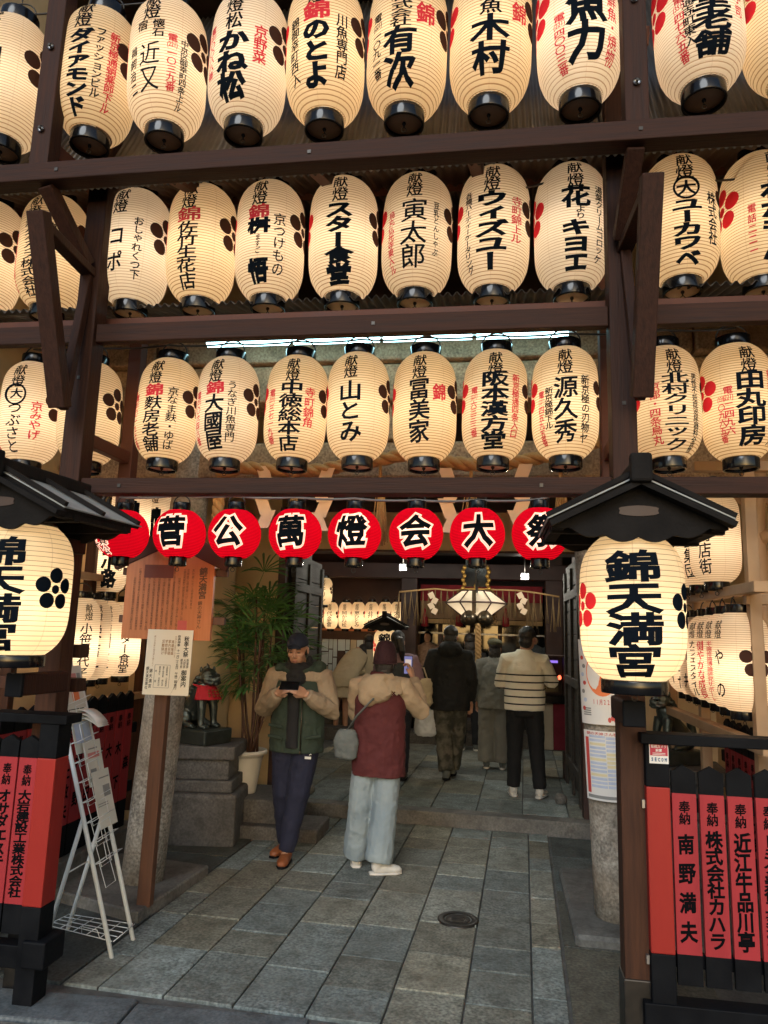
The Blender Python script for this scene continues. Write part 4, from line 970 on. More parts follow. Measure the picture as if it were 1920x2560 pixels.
# right, along the street
fr_ = empty('donor_fence', (1.2, 3.5, 0), 'street fence right of the entrance, red boards under a black rail with a sticker', 'fence', 'red and black donor fences')
def fbox(par, name, x0, x1, y0, y1, z0, z1, m, bev=.005):
    q = MB(); q.box(Vector(((x0 + x1) / 2, (y0 + y1) / 2, (z0 + z1) / 2)) - par.location, (x1 - x0, y1 - y0, z1 - z0), bev=bev); return q.build(name, M[m], par)
fbox(fr_, 'top_rail', .672, 2.6, 3.47, 3.60, 1.294, 1.338, 'black')
fbox(fr_, 'bottom_rail', .66, 2.6, 3.49, 3.59, .12, .232, 'black')
fbox(fr_, 'corner_post', .694, .795, 3.498, 3.60, .425, 1.108, 'red'); fbox(fr_, 'corner_post', .694, .795, 3.498, 3.60, 1.108, 1.293, 'black'); fbox(fr_, 'corner_post', .694, .795, 3.498, 3.60, .0, .425, 'black')
fbox(fr_, 'middle_rail', .80, 2.6, 3.545, 3.575, 1.0, 1.06, 'black'); fbox(fr_, 'middle_rail', .80, 2.6, 3.545, 3.575, .36, .42, 'black')
for i, t in enumerate(('南野満夫', '株式会社カハラ', '近江牛品川亭', 'トミタ美術工業株式', '錦小路商店街', '京都青果', '山田太一', '大西建設')):
    plank(fr_, (.856 + i * .1165, 3.512, 0), (1, 0, 0), .102, .305, .427, 1.085, 1.205, t)
for zz in (1.03, .39, .20):
    q = MB(); q.box(Vector((.685, 3.55, zz)) - fr_.location, (.012, .06, .035)); q.build('bracket', M['steel'], fr_)
# security sticker
p0 = at(1647, 1884, 3.494); q = MB(); q.box((0, 0, 0), (.082, .001, .086)); q.box((0, -.0008, .016), (.076, .001, .050), 1)
mx = facing((0, -.0018, 0), (1, 0, 0), (0, 0, 1))
write(q, '監視カメラ', flat(mx), 0, .038, .024, .0135, 0, .02, vertical=False); write(q, '設置', flat(mx), 0, .021, .008, .014, 0, .03, vertical=False)
for zz in (.002, -.004): q.box((0, -.0018, zz), (.055, .0005, .0022), 0)
write(q, 'SECOM', flat(mx), 0, -.015, -.036, .0145, 2, .05, vertical=False, slant=0)
q.build('warning_sticker', [M['white'], mat('sticker_red', (.42, .012, .05), .35), mat('sticker_blue', (.01, .09, .22), .35)], fr_, loc=p0 - fr_.location)
# left, along the street
fl_ = empty('donor_fence', (-2.5, 3.4, 0), 'street fence at the left picture edge, red boards and a thick corner post', 'fence', 'red and black donor fences')
fbox(fl_, 'top_rail', -3.6, -2.03, 3.36, 3.50, 1.262, 1.306, 'black')
fbox(fl_, 'corner_post', -2.172, -2.072, 3.37, 3.485, .43, 1.10, 'red'); fbox(fl_, 'corner_post', -2.172, -2.072, 3.37, 3.485, 1.10, 1.261, 'black'); fbox(fl_, 'corner_post', -2.172, -2.072, 3.37, 3.485, .0, .43, 'black')
fbox(fl_, 'foot', -2.14, -2.02, 3.35, 3.52, .17, .29, 'black', .01); fbox(fl_, 'bottom_rail', -3.6, -2.18, 3.39, 3.47, .15, .25, 'black')
for i, t in enumerate(('大岩建設工業株式会社', 'オサダエステート', '京和商事株式会社', '西川太郎')):
    plank(fl_, (-2.226 - i * .1065, 3.388, 0), (1, 0, 0), .097, .30, .43, 1.095, 1.20, t)
# inner rows along the passage walls
fi = empty('donor_fence', (-2.9, 4.9, 0), 'inner row of red donor boards along the left wall behind the rack', 'fence', 'red and black donor fences')
for i, t in enumerate(('ユミ田', '日松', '山本', '西島', '大島', '井上敏夫', '河野', '上田', '中村', '大野', '木下', '森')):
    plank(fi, (-2.80, 4.02 + i * .135, 0), Vector((0, 1, 0)), .118, .22, .42, 1.10, 1.24, t)
fbox(fi, 'backing_rail', -2.86, -2.825, 3.95, 5.7, .9, .98, 'black'); fbox(fi, 'backing_rail', -2.86, -2.825, 3.95, 5.7, .45, .53, 'black'); fbox(fi, 'kerb', -2.95, -2.74, 3.95, 5.72, .0, .215, 'concrete')
fj = empty('donor_fence', (1.7, 4.9, 0), 'inner row of red donor boards along the right wall, seen over the street fence', 'fence', 'red and black donor fences')
for i in range(14):
    plank(fj, (1.66, 3.95 + i * .125, 0), Vector((0, -1, 0)), .112, .22, .42, 1.02, 1.22, '山本太郎' if i % 2 else '田中商店')
fbox(fj, 'backing_rail', 1.685, 1.72, 3.8, 5.8, .9, .98, 'black')

# ================================================================== PALE TIMBER LANTERN STANDS ON BOTH SIDE WALLS
st = empty('lantern_stand', (1.75, 4.9, 0), 'pale cypress lattice carrying the side lanterns on the right wall', 'lantern stand', 'pale lantern stands')
def sbar(par, name, a, b, wx, wy, m='palewood'):
    q = MB(); q.bar(Vector(a) - par.location, Vector(b) - par.location, wx, wy, bev=.004); return q.build(name, M[m], par)
for zz in (2.055, 1.20, 2.86): sbar(st, 'rail', (1.45, 4.15, zz), (1.45, 6.5, zz), .075, .06)
for yy in (4.42, 5.5, 6.4): sbar(st, 'upright', (1.50, yy, .1), (1.50, yy, 3.4), .065, .065)
for yy in (4.42, 5.5): sbar(st, 'cross_rail', (1.2, yy, 2.78), (2.0, yy, 2.78), .06, .06); sbar(st, 'cross_rail', (1.45, yy, 2.0), (2.0, yy, 2.0), .06, .06)
sbar(st, 'upright', (1.62, 4.12, .1), (1.62, 4.12, 3.4), .07, .07, 'framered')
q = MB(); a = Vector((1.72, 4.9, 0)) - st.location; q.tube([a, a + Vector((.02, 0, 1.2)), a + Vector((-.01, .02, 2.5)), a + Vector((.05, 0, 3.2))], [.05, .055, .05, .05], n=14); q.tube([a + Vector((0, 0, 2.42)), a + Vector((.5, -.05, 2.55))], .045, n=12); q.build('log_upright', M['palewood'], st)
sl_ = empty('lantern_stand', (-3.0, 5, 0), 'pale timber rails carrying the side lanterns on the left wall', 'lantern stand', 'pale lantern stands')
for zz in (2.10, 1.16): sbar(sl_, 'rail', (-2.98, 3.9, zz), (-2.98, 6.2, zz), .09, .05)
for yy in (4.3, 5.15, 6.1): sbar(sl_, 'upright', (-3.03, yy, .2), (-3.03, yy, 3.2), .08, .06, 'postwood')
# dark low frame behind the left street fence
for a, b_ in (((-2.9, 3.75, 1.60), (-2.2, 3.75, 1.60)), ((-2.9, 3.75, 1.42), (-2.2, 3.75, 1.42))):
    q = MB(); q.bar(a, b_, .10, .07, 0, (0, 0, 1), .005); tag(q.build('tie_bar', M['postwood']), 'upper dark timber tie bar left of the left post' if a[2] > 1.5 else 'lower dark timber tie bar left of the left post', 'timber bar')

# ================================================================== SIGN BOARD ON ITS POST
sb = empty('sign_board', (-2.06, 4.46, 0), 'orange-brown wooden notice board with a small gabled roof on a slim post', 'sign board')
q = MB(); q.bar((-.02, .035, .06), (-.0, .035, 2.30), .085, .06, bev=.004, up=(0, 1, 0)); q.build('post', M['signpost'], sb)
def house(z0, ze, za, x0, x1): return [Vector((x0, 0, z0)), Vector((x1, 0, z0)), Vector((x1, 0, ze)), Vector(((x0 + x1) / 2, 0, za)), Vector((x0, 0, ze))]
q = MB(); q.prism(house(1.665, 2.17, 2.30, -.295, .305), (0, -.03, 0), (0, 0, 0), 0)
mx = facing((0, -.0312, 0), (1, 0, 0), (0, 0, 1)); pf = flat(mx)
write(q, '錦天満宮', pf, .235, 2.13, 1.93, .052, 1, .03); write(q, '(', pf, .235, 1.925, 1.91, .04, 1, 0) if False else None
write(q, '錦の天神さん', pf, .225, 1.915, 1.74, .030, 1, .01)
rnd = random.Random(2); KJ = '天満宮錦菅原道真公京都社御祭神寺町創建移転北野歓喜光寺豊臣秀吉区画整理鎮守の神としてより人々に親しまれ学問商売繁盛厄除け明治現在に至る'
for k in range(13):
    xx = .175 - k * .034
    if k in (0, 1): write(q, ''.join(rnd.choice(KJ) for _ in range(12)), pf, xx - .01, 2.12 - .1 * k * 0, 1.86, .016, 1, 0)
    else: write(q, ''.join(rnd.choice(KJ) for _ in range(24)), pf, xx, 2.12 if k % 3 else 2.06, 1.72 + .0 * k, .017, 1, 0)
q.box((.115, -.0318, 1.755), (.062, .001, .066), 2); q.box((-.07, -.0318, 2.10), (.20, .001, .085), 3)
q.build('board', [M['board'], mat('board_writing', (.10, .045, .02), .5), mat('seal_red', (.55, .10, .08), .5), mat('board_patch', (.16, .035, .022), .45)], sb)
for s in (-1, 1):
    q = MB(); q.bar((.005, -.02, 2.335), (.005 + s * .40, -.02, 2.155), .11, .035, 0, (0, 1, 0), .004); q.build('roof', M['framered'], sb)
for zz in (1.79, 2.10):
    q = MB(); q.box((.02, .02, zz), (.72, .035, .05), bev=.004); q.build('batten', M['signpost'], sb)
nb = empty('notice_sheet', (-2.01, 4.405, 1.525), 'white festival notice with black vertical writing, hung under the wooden sign board', 'notice')
nb.rotation_euler = (R(-2), 0, R(2))
q = MB(); q.box((0, 0, 0), (.300, .006, .405)); mx = facing((0, -.0038, 0), (1, 0, 0), (0, 0, 1)); pf = flat(mx)
write(q, '秋季大祭', pf, .112, .165, .035, .032, 1, .02); write(q, '御案内', pf, .112, -.045, -.150, .034, 1, .02)
for k, t in enumerate(('新嘗祭', '火焚祭', '献茶祭')): write(q, t, pf, .130 - k * .020, .025, -.035, .016, 1, .008)
write(q, '祭典神事　十一月二十五日　午後二時斎行', pf, .062, .170, -.165, .020, 1, .012)
for k, t in enumerate(('商運隆盛', '家内安穏', '学問進学', '災難除け')): write(q, t, pf, .022 - k * .021, .140, .045, .018, 2, .012)
write(q, '右の通り謹んで御案内申し上げます', pf, .040, .165, .03, .011, 2, 0); write(q, '錦の天神様の御加護を賜りたく', pf, -.098, .165, -.03, .011, 2, 0)
for k, t in enumerate(('京都錦市場　小谷雅楽会', '裏千家宗家　錦社中', '献茶奉仕　京都社中', '時間')): write(q, t, pf, .000 - k * .024, -.025, -.15, .012, 1, .004)
write(q, '錦天満宮', pf, -.105, -.04, -.165, .020, 1, .012); write(q, '錦天満宮講社', pf, -.128, -.03, -.170, .018, 1, .012)
for a, b_ in (((.018, -.003, -.018), (.018, -.003, -.158)), ((-.082, -.003, -.018), (-.082, -.003, -.158))): q.box((a[0], -.0036, (a[2] + b_[2]) / 2), (.0014, .0008, .14), 1)
for zz in (-.018, -.158): q.box((-.032, -.0036, zz), (.1, .0008, .0014), 1)
q.build('sheet', [M['notice'], M['text'], mat('notice_gold_text', (.30, .14, .04), .5)], nb)

# ================================================================== GUARDIAN ON ITS PEDESTAL
pc = ground(583, 2120); u_ = Vector((math.cos(R(8)), math.sin(R(8)), 0)); v_ = Vector((-u_.y, u_.x, 0))
cen = pc - u_ * .42 + v_ * .31
def pedestal(cen, yaw, lbl):
    pd = empty('stone_pedestal', (cen.x, cen.y, 0), lbl, 'pedestal', rz=yaw)
    for nm, wx, wy, z0, z1, b in (('base_block', .84, .62, -.02, .405, .03), ('lower_moulding', .74, .53, .406, .50, .012), ('body', .66, .46, .501, .665, .01), ('cap', .76, .55, .666, .775, .014)):
        q = MB(); q.box((0, 0, (z0 + z1) / 2), (wx, wy, z1 - z0), bev=b)
        if nm == 'base_block': pass
        q.build(nm, M['stone'], pd)
    return pd
pedestal(cen, R(8), 'stepped dark stone pedestal under the bronze guardian, left of the passage')
def guardian(loc, yaw, lbl, bib=True, s=1.0):
    """seated lion-dog, looking along local +x"""
    g = MB()
    g.loft([(-.10, 0, .05, .10, .085), (-.09, 0, .12, .105, .09), (-.03, 0, .19, .095, .085), (.03, 0, .25, .088, .085), (.055, 0, .31, .075, .075), (.065, 0, .34, .06, .06)], n=14)
    for sy in (-1, 1):
        g.ball((-.09, sy * .075, .075), (.085, .045, .075)); g.tube([(-.06, sy * .095, .045), (.0, sy * .10, .022), (.045, sy * .10, .018)], [.034, .026, .022], n=8)
        g.tube([(.075, sy * .055, .25), (.095, sy * .065, .15), (.10, sy * .068, .06), (.105, sy * .068, .02)], [.042, .034, .026, .028], n=10)
        g.ball((.128, sy * .068, .020), (.038, .028, .020))
        for k in (-1, 0, 1): g.ball((.155, sy * .068 + k * .016, .014), (.013, .009, .012), n=8); g.ball((.06, sy * .10 + k * .013, .012), (.012, .008, .011), n=8)
        g.ball((.068, sy * .072, .445), (.016, .012, .026), n=8)                # ear
        g.ball((.145, sy * .040, .405), (.020, .016, .012), n=8)               # brow
        g.tube([(.10, sy * .055, .36), (.15, sy * .05, .345), (.175, sy * .03, .35)], [.02, .018, .014], n=8)   # cheek and jowl
        for k in range(5): g.ball((.03 - k * .018, sy * .065, .38 - k * .028), (.026, .022, .022), n=8)        # mane curls
    g.ball((.085, 0, .385), (.078, .070, .072)); g.ball((.150, 0, .372), (.050, .044, .032)); g.ball((.188, 0, .388), (.018, .020, .014), n=8); g.ball((.150, 0, .338), (.045, .036, .016))
    g.tube([(.075, 0, .44), (.07, 0, .475), (.055, 0, .495)], [.016, .012, .003], n=8)
    for k in range(4): g.ball((.05 - .02 * k, 0, .45 - k * .025), (.024, .03, .022), n=8)
    g.tube([(-.17, 0, .06), (-.205, 0, .13), (-.19, 0, .21), (-.205, 0, .27)], [.03, .038, .034, .008], n=10)
    for v in g.v: v *= s
    o = g.build('guardian_statue', M['bronze']); o.location = loc; o.rotation_euler = (0, 0, yaw); tag(o, lbl, 'statue', 'bronze guardian statues'); soft(o, .0055 * s, 2)
    for sy in (-1, 1):
        q = MB(); q.ball(Vector((.160, sy * .036, .395)) * s, .009 * s, n=8); q.build('eye', M['lacq'], o)
    q = MB(); q.box(Vector((.0, 0, -.055)) * s, Vector((.46, .30, .11)) * s, bev=.012); q.box(Vector((0, 0, -.004)) * s, Vector((.42, .26, .012)) * s, bev=.004); q.build('plinth', M['bronze'], o)
    if bib:
        q = MB(); rr = []
        for i in range(9):
            t = i / 8; row = []
            for j in range(13):
                a = R(-75 + 150 * j / 12); rad = .088 + .055 * t ** .7 + .006 * math.sin(j * 1.9) * t
                row.append(Vector((.035 + rad * math.cos(a) * (1 + .1 * t), rad * .92 * math.sin(a), .325 - .105 * t)) * s)
            rr.append(row)
        q.rings(rr, 0, True, False, closed=False); b = q.build('bib', [M['bib']], o, fix=False); b.modifiers.new('cloth', 'SOLIDIFY').thickness = .003
        q = MB()
        for i in range(3):
            for j in range(5):
                a = R(-32 + 13 * j); rad = .135 + .012 * i; q.ball(Vector((.035 + rad * math.cos(a) * 1.08, rad * .92 * math.sin(a), .292 - .020 * i)) * s, (.0045 * s, .011 * s, .007 * s), n=6)
        q.build('emblem', M['gold'], b)
        q = MB(); q.tube([Vector((.04 + .088 * math.cos(a), .084 * math.sin(a), .325 - .012 * math.cos(a))) * s for a in [k * 2 * math.pi / 24 for k in range(25)]], .008 * s, n=6); q.build('tie', M['bib'], b)
    return o
guardian((cen.x + .0, cen.y - .04, .898), R(-22), 'green bronze guardian lion with a red bib on the stone pedestal', s=1.10)
c2 = Vector((1.47, 6.35, 0)); pedestal(c2, R(-6), 'stone pedestal mostly hidden behind the right street fence'); guardian((c2.x, c2.y, .888), R(205), 'bronze guardian whose head just shows above the right street fence', bib=False, s=.98)

# ================================================================== POTTED PALM
q = MB(); q.box((-1.98, 6.62, .13), (.62, .62, .34), bev=.02); q.box((-1.86, 6.45, .04), (.9, .5, .14), bev=.02); tag(q.build('planter_block', M['stone']), 'dark stone block under the white plant pot', 'stone block')
pp = at(612, 1985, 6.55); pm = empty('potted_palm', (pp.x, 6.55, .302), 'tall lady palm with many thin canes in a white pot', 'potted plant')
q = MB(); q.lathe([(.001, 0), (.092, 0), (.096, .01), (.125, .20), (.140, .30), (.152, .325), (.178, .335), (.182, .350), (.178, .368), (.165, .37), (.155, .350), (.145, .31), (.001, .305)], n=40); q.build('pot', M['pot'], pm)
q = MB(); q.lathe([(.001, .318), (.15, .312)], n=24); q.build('soil', M['soil'], pm)
rnd = random.Random(21); tips = []
for k in range(9):
    a = rnd.uniform(0, 6.28); b0 = Vector((math.cos(a) * .07, math.sin(a) * .07, .31)); H = rnd.uniform(1.0, 1.55)
    tip = Vector((rnd.uniform(-.16, .40), rnd.uniform(-.28, .12), .31 + H * rnd.uniform(.8, 1)))
    pts = [b0.lerp(tip, t) + Vector((math.sin(t * 3 + k) * .025, 0, 0)) for t in (0, .25, .5, .75, 1)]
    q = MB(); q.tube(pts, [.012, .011, .0105, .010, .008], n=7); q.build('cane', M['cane'], pm); tips.append((pts, H))
crown = MB()
def fan(c, d, L, n, droop, spread):
    d = d.normalized(); side = d.cross(Vector((0, 0, 1))); side = side.normalized() if side.length > .05 else Vector((1, 0, 0)); up = side.cross(d).normalized()
    for i in range(n):
        a = R(-spread + 2 * spread * i / (n - 1)) + rnd.uniform(-.06, .06); v = d * math.cos(a) + side * math.sin(a); l = L * rnd.uniform(.82, 1.08) * (1 - .25 * abs(a) / R(spread)); wv = rnd.uniform(.008, .013)
        p = v.cross(up).normalized(); dr = droop * rnd.uniform(.6, 1.4); prev = []
        for s in (0.03, .3, .62, .85, 1.0):
            cc = c + v * l * s + Vector((0, 0, -dr * l * s * s)); ww = wv * (math.sin(min(s * 1.6 + .25, 2.6))) if s < 1 else .0015
            fold = up * ww * .35
            prev.append((cc - p * ww + fold, cc, cc + p * ww + fold))
        b = len(crown.v)
        for t in prev: crown.v.extend(t)
        for s in range(4):
            crown.face((b + s * 3, b + s * 3 + 1, b + s * 3 + 4, b + s * 3 + 3), 0, True); crown.face((b + s * 3 + 1, b + s * 3 + 2, b + s * 3 + 5, b + s * 3 + 4), 0, True)
for pts, H in tips:
    for j in range(9):
        t = rnd.uniform(.56, 1.0) if j else 1.0; base = pts[0].lerp(pts[-1], t); a = rnd.uniform(0, 6.28); el = rnd.uniform(.05, 1.25) + (t - .75)
        d = Vector((math.cos(a), math.sin(a) * .75, el)); pl_ = rnd.uniform(.10, .24); c = base + d.normalized() * pl_
        crown.tube([base, base.lerp(c, .5) + Vector((0, 0, .012)), c], .0032, m=0, n=4); fan(c, d + Vector((0, 0, -.15)), rnd.uniform(.27, .40), rnd.randint(7, 10), rnd.uniform(.08, .55), rnd.uniform(52, 88))
for j in range(5):
    base = tips[j][0][2]; a = rnd.uniform(2.2, 4.4); d = Vector((math.cos(a), math.sin(a) * .5 - .3, .2)); c = base + d * .13; crown.tube([base, c], .003, n=4); fan(c, d, .19, 6, .8, 60)
crown.build('crown', M['leaf'], pm, fix=False)

# ================================================================== BROCHURE RACK
A0 = ground(280, 2397); B0 = ground(333, 2351); A1 = at(168, 1847, A0.y + .03); B1 = at(223, 1807, B0.y + .02)
A2 = A0 + (A1 - A0) * 1.20; B2 = B0 + (B1 - B0) * 1.17
br = empty('brochure_rack', (A0 + B0) / 2 + Vector((-.2, 0, 0)), 'white wire A-frame rack of leaflets beside the left fence post', 'brochure rack'); L = br.location
def leg(a, b_): q = MB(); q.tube([a - L, b_ - L], .0125, n=8); return q.build('leg', M['whitemetal'], br)
leg(A0, A2); leg(B0, B2); CA = A0.lerp(A2, .52); CB = B0.lerp(B2, .52); C0 = ground(114, 2354); D0 = ground(169, 2325); leg(C0, CA); leg(D0, CB)
for a, b_, r_ in ((C0.lerp(CA, .55), D0.lerp(CB, .55), .004), (A2, B2, .006)):
    q = MB(); q.tube([a - L, b_ - L], r_, n=6); q.build('crossbar', M['whitemetal'], br)
acr = (B0 - A0); upv = (A2 - A0); nrm = acr.cross(upv).normalized(); nrm = nrm if nrm.x > 0 else -nrm
q = MB()
def RP_(s, t, o=0): return A0.lerp(B0, s).lerp(A2.lerp(B2, s), t) + nrm * o - L
for k in range(9):
    t = .34 + k * .078
    q.tube([RP_(0, t), RP_(1, t)], .0028, n=5); q.tube([RP_(.02, t), RP_(.03, t, .05), RP_(.97, t, .05), RP_(.98, t)], .0024, n=5)
    q.tube([RP_(.25, t, .05), RP_(.25, t + .06, .05), RP_(.70, t + .06, .05), RP_(.70, t, .05)], .0022, n=5); q.tube([RP_(.25, t, .0), RP_(.25, t - .10, .01), RP_(.70, t - .10, .01), RP_(.70, t, .0)], .0022, n=5)
q.build('wire_pockets', M['whitemetal'], br)
q = MB()
for k in range(6): s = k / 5; q.tube([A0.lerp(C0, s) + Vector((.0, 0, .085)) - L, B0.lerp(D0, s) + Vector((0, 0, .085)) - L], .0026, n=5)
for k in range(5): s = k / 4; q.tube([A0.lerp(B0, s) + Vector((-.01, 0, .085)) - L, C0.lerp(D0, s) + Vector((0, 0, .085)) - L], .0026, n=5)
q.tube([A0.lerp(C0, .2) + Vector((0, -.0, .085)) - L, A0.lerp(C0, .22) + Vector((0, -.02, .13)) - L, A0.lerp(C0, .45) + Vector((0, -.02, .13)) - L, A0.lerp(C0, .47) + Vector((0, 0, .085)) - L], .0026, n=5)
q.build('wire_shelf', M['whitemetal'], br)
PINKT = mat('faded_pink_print', (.55, .22, .20), .6); BLUET = mat('pale_blue_print', (.42, .50, .66), .6, col2=(.55, .60, .72), nscale=20); GREYT = mat('grey_print', (.25, .25, .24), .6); ORNG = mat('orange_print', (.78, .20, .06), .5)
SHEET = mat('leaflet_paper', (.68, .66, .58), .6, col2=(.60, .58, .50), nscale=6); YEL = mat('pale_yellow_print', (.75, .66, .40), .6)
def leaflet(t, s, wd, hh, deco, label, o=.018, name='leaflet', paper_=None):
    wd *= 1.22; hh *= 1.25; deco = [(x * 1.22, y * 1.25, a * 1.22, b * 1.25, m) for x, y, a, b, m in deco]
    c = RP_(s, t, o) + L; r = acr.normalized(); up = upv.normalized(); mx = facing((0, 0, 0), r, up)
    e = MB(); n_ = nrm
    ax = Matrix((r, up, n_)).transposed()
    e.mesh([ax @ Vector((x * wd / 2, y * hh / 2 if y < 0 else y * hh / 2, .012 * (y + 1) ** 2 * .25 + z)) for z in (-.001, .001) for y in (-1, -.3, .3, 1) for x in (-1, 1)],
        [(i, i + 1, i + 3, i + 2) for i in (0, 2, 4)] + [(8 + i, 8 + i + 2, 8 + i + 3, 8 + i + 1) for i in (0, 2, 4)] + [(0, 2, 10, 8), (2, 4, 12, 10), (4, 6, 14, 12), (1, 9, 11, 3), (3, 11, 13, 5), (5, 13, 15, 7), (0, 8, 9, 1), (6, 7, 15, 14)])
    for (x, y, w_, h_, m) in deco:
        zz = .012 * ((y * 2 / hh) + 1) ** 2 * .25 + .0022
        e.mesh([ax @ Vector((x + i * w_ / 2, y + j * h_ / 2, zz + (.0016 if j > 0 else 0))) for j in (-1, 1) for i in (-1, 1)], [(0, 1, 3, 2)], m)
    o_ = e.build(name, [paper_ or SHEET, PINKT, BLUET, GREYT, ORNG], fix=False); o_.location = c; return tag(o_, label, 'leaflet', 'leaflets in the white rack')
rows_ = [(0, .05 - k * .012, .09 + .02 * ((k * 7) % 3), .004, 3) for k in range(9)]
leaflet(1.02, .45, .17, .20, [(-.02, .04, .10, .05, 1), (.0, -.03, .06, .07, 4), (.05, .05, .03, .03, 3)], 'flyer with pink print and an orange arch, top of the white rack', .03)
leaflet(1.12, .40, .17, .15, [], 'blank pale card at the very top of the white rack', .0, paper_=M['white'])
leaflet(.84, .5, .16, .20, [(0, .075, .12, .012, 1), (-.035, 0, .06, .11, 2), (.035, .01, .06, .12, 2), (.03, -.078, .07, .012, 3)], 'bluish timetable leaflet in the white rack')
leaflet(.70, .62, .15, .20, [(0, .035, .10, .025, 1), (0, .065, .08, .006, 3), (-.02, -.05, .05, .05, 3)], 'cream leaflet with red lettering block in the white rack', .035)
leaflet(.555, .66, .15, .25, [(.02, .09, .09, .006, 3), (.03, .03, .06, .05, 3), (-.02, -.02, .09, .004, 3), (-.02, -.03, .09, .004, 3)], 'buff leaflet with a grey picture, lowest in the white rack', .045)
q = MB(); c = at(218, 1790, A0.y + .18)
for k in range(3):
    rr = [[c + Vector((-.10 + .20 * i / 8, s * .06 + .01 * k, .045 * math.sin(i / 8 * math.pi) * (1 - .25 * k) - .012 * k - .03 * (i / 8) ** 2)) for i in range(9)] for s in (-1, 1)]; q.rings(rr, 0, True, False, closed=False)
o = tag(q.build('open_magazine', [M['white']], fix=False), 'open magazine splayed over the top of the white rack', 'magazine'); o.modifiers.new('page', 'SOLIDIFY').thickness = .0015

# ================================================================== POSTERS ROUND THE RIGHT PILLAR
def wrap(a0, a1, z0, z1, name, label, deco, texts, mats):
    q = MB(); b0 = Vector((.80, 4.98, .02)); b1 = Vector((.655, 4.98, 3.34)); n = 14
    def pl3(u, v, h):                       # u 0..1 across, v 0..1 up
        z = z0 + (z1 - z0) * v; t = (z - b0.z) / (b1.z - b0.z); c = b0.lerp(b1, t); rr = .175 - .02 * t + .0025 + h; a = R(a0 + (a1 - a0) * u)
        return Vector((c.x + rr * math.sin(a), c.y - rr * math.cos(a), z))
    def patch(u0, u1, v0, v1, m, h):
        k = max(2, int(n * (u1 - u0)) + 1); q.rings([[pl3(u0 + (u1 - u0) * i / k, v0, h) for i in range(k + 1)], [pl3(u0 + (u1 - u0) * i / k, v1, h) for i in range(k + 1)]], m, False, False, closed=False)
    patch(0, 1, 0, 1, 0, 0)
    for d in deco:
        if d[0] == 'disc':
            _, cx, cy2, rx, ry, m = d; c = pl3(cx, cy2, .0012); k = 28; q.mesh([c] + [pl3(cx + rx * math.cos(2 * math.pi * i / k), cy2 + ry * math.sin(2 * math.pi * i / k), .0012) for i in range(k)], [(0, 1 + i, 1 + (i + 1) % k) for i in range(k)], m)
        else: patch(*d)
    for t in texts: write(q, t[0], lambda u, v, h: pl3(u, v, .0022), *t[1:6], .01, vertical=t[6])
    o = q.build(name, mats, fix=False); return tag(o, label, 'poster', 'posters on the right stone pillar')
z0 = at(1500, 1812, 4.82).z; z1 = at(1500, 1600, 4.82).z
rnd = random.Random(6)
wrap(-66, 22, z0, z1, 'poster', 'white festival poster with a large orange disc, upper one on the right pillar',
     [('disc', .62, .60, .38, .27, 1)] + [('disc', .12 + .05 * (k % 2), .18 + k * .10, .05, .025, (2, 3, 4)[k % 3]) for k in range(8)] + [(.1, .32, .10 + k * .025, .115 + k * .025, 4, .001) for k in range(4)] + [('disc', .75 + .07 * k, .06 + .02 * (k % 2), .04, .03, 2) for k in range(3)],
     [('秋まつり', .70, .84, .40, .13, 5, True), ('錦天満宮', .55, .80, .52, .06, 5, True), ('11月22日', .62, .30, .23, .085, 2, False)], [M['white'], ORNG, mat('poster_red', (.55, .07, .06), .5), BLUET, GREYT, M['white']])
z0 = at(1500, 2003, 4.82).z; z1 = at(1500, 1828, 4.82).z
wrap(-62, 24, z0, z1, 'poster', 'timetable poster with blue and yellow bands, lower one on the right pillar',
     [(.06, .94, .93, .985, 6, .001), (.06, .16, .10, .90, 2, .001)] + [(.18, .58, .90 - k * .055, .935 - k * .055, (3, 3, 7, 3)[k % 4], .001) for k in range(14)] + [(.60, .92, .88 - k * .058, .92 - k * .058, (3, 7, 3)[(k // 4) % 3], .001) for k in range(13)] + [(.06, .94, .03, .075, 4, .001)],
     [('錦の天神さん秋', .5, .985, .935, .11, 2, False)], [M['white'], ORNG, mat('poster_red_print', (.55, .07, .06), .5), BLUET, GREYT, M['white'], M['white'], YEL])

# ================================================================== COURTYARD FURNITURE
CREAM = mat('cream_cloth', (.55, .50, .42), .85, col2=(.48, .43, .36), nscale=6); CRIM = mat('crimson_cloth', (.22, .012, .035), .8, col2=(.16, .010, .026), nscale=6)
p = at(1380, 1872, 9.0); e = empty('draped_stand', (p.x, 9.05, .12), 'stand draped in cream and crimson cloth behind the man in stripes', 'stand')
zb = p.z - .12; q = MB(); q.box((-.085, 0, zb + .26), (.19, .30, .52), bev=.01); q.build('cream_drape', CREAM, e); q = MB(); q.box((.095, 0, zb + .26), (.17, .30, .52), bev=.01); q.build('crimson_drape', CRIM, e)
q = MB()
for sx in (-.15, .15): q.box((sx, 0, zb / 2), (.03, .25, zb), bev=.004)
q.build('leg', M['hallwood'], e)
q = MB(); q.box((0, 0, zb + .57), (.40, .34, .09), bev=.008); q.build('top', M['lacq'], e)
d = empty('display_case', (p.x - .02, 9.05, .12 + zb + .62), 'dark display case with a model shrine and two small red lamps', 'display case')
q = MB(); q.box((0, .12, .22), (.36, .02, .44)); q.box((-.17, 0, .22), (.02, .24, .44)); q.box((.17, 0, .22), (.02, .24, .44)); q.box((0, 0, .45), (.38, .26, .02)); q.build('case', M['hallwood'], d)
q = MB(); q.box((0, .02, .10), (.20, .12, .14)); q.prism([Vector((-.15, -.06, .17)), Vector((.15, -.06, .17)), Vector((.0, -.06, .27))], (0, 0, 0), (0, .16, 0)); q.build('model_shrine', M['bell'], d)
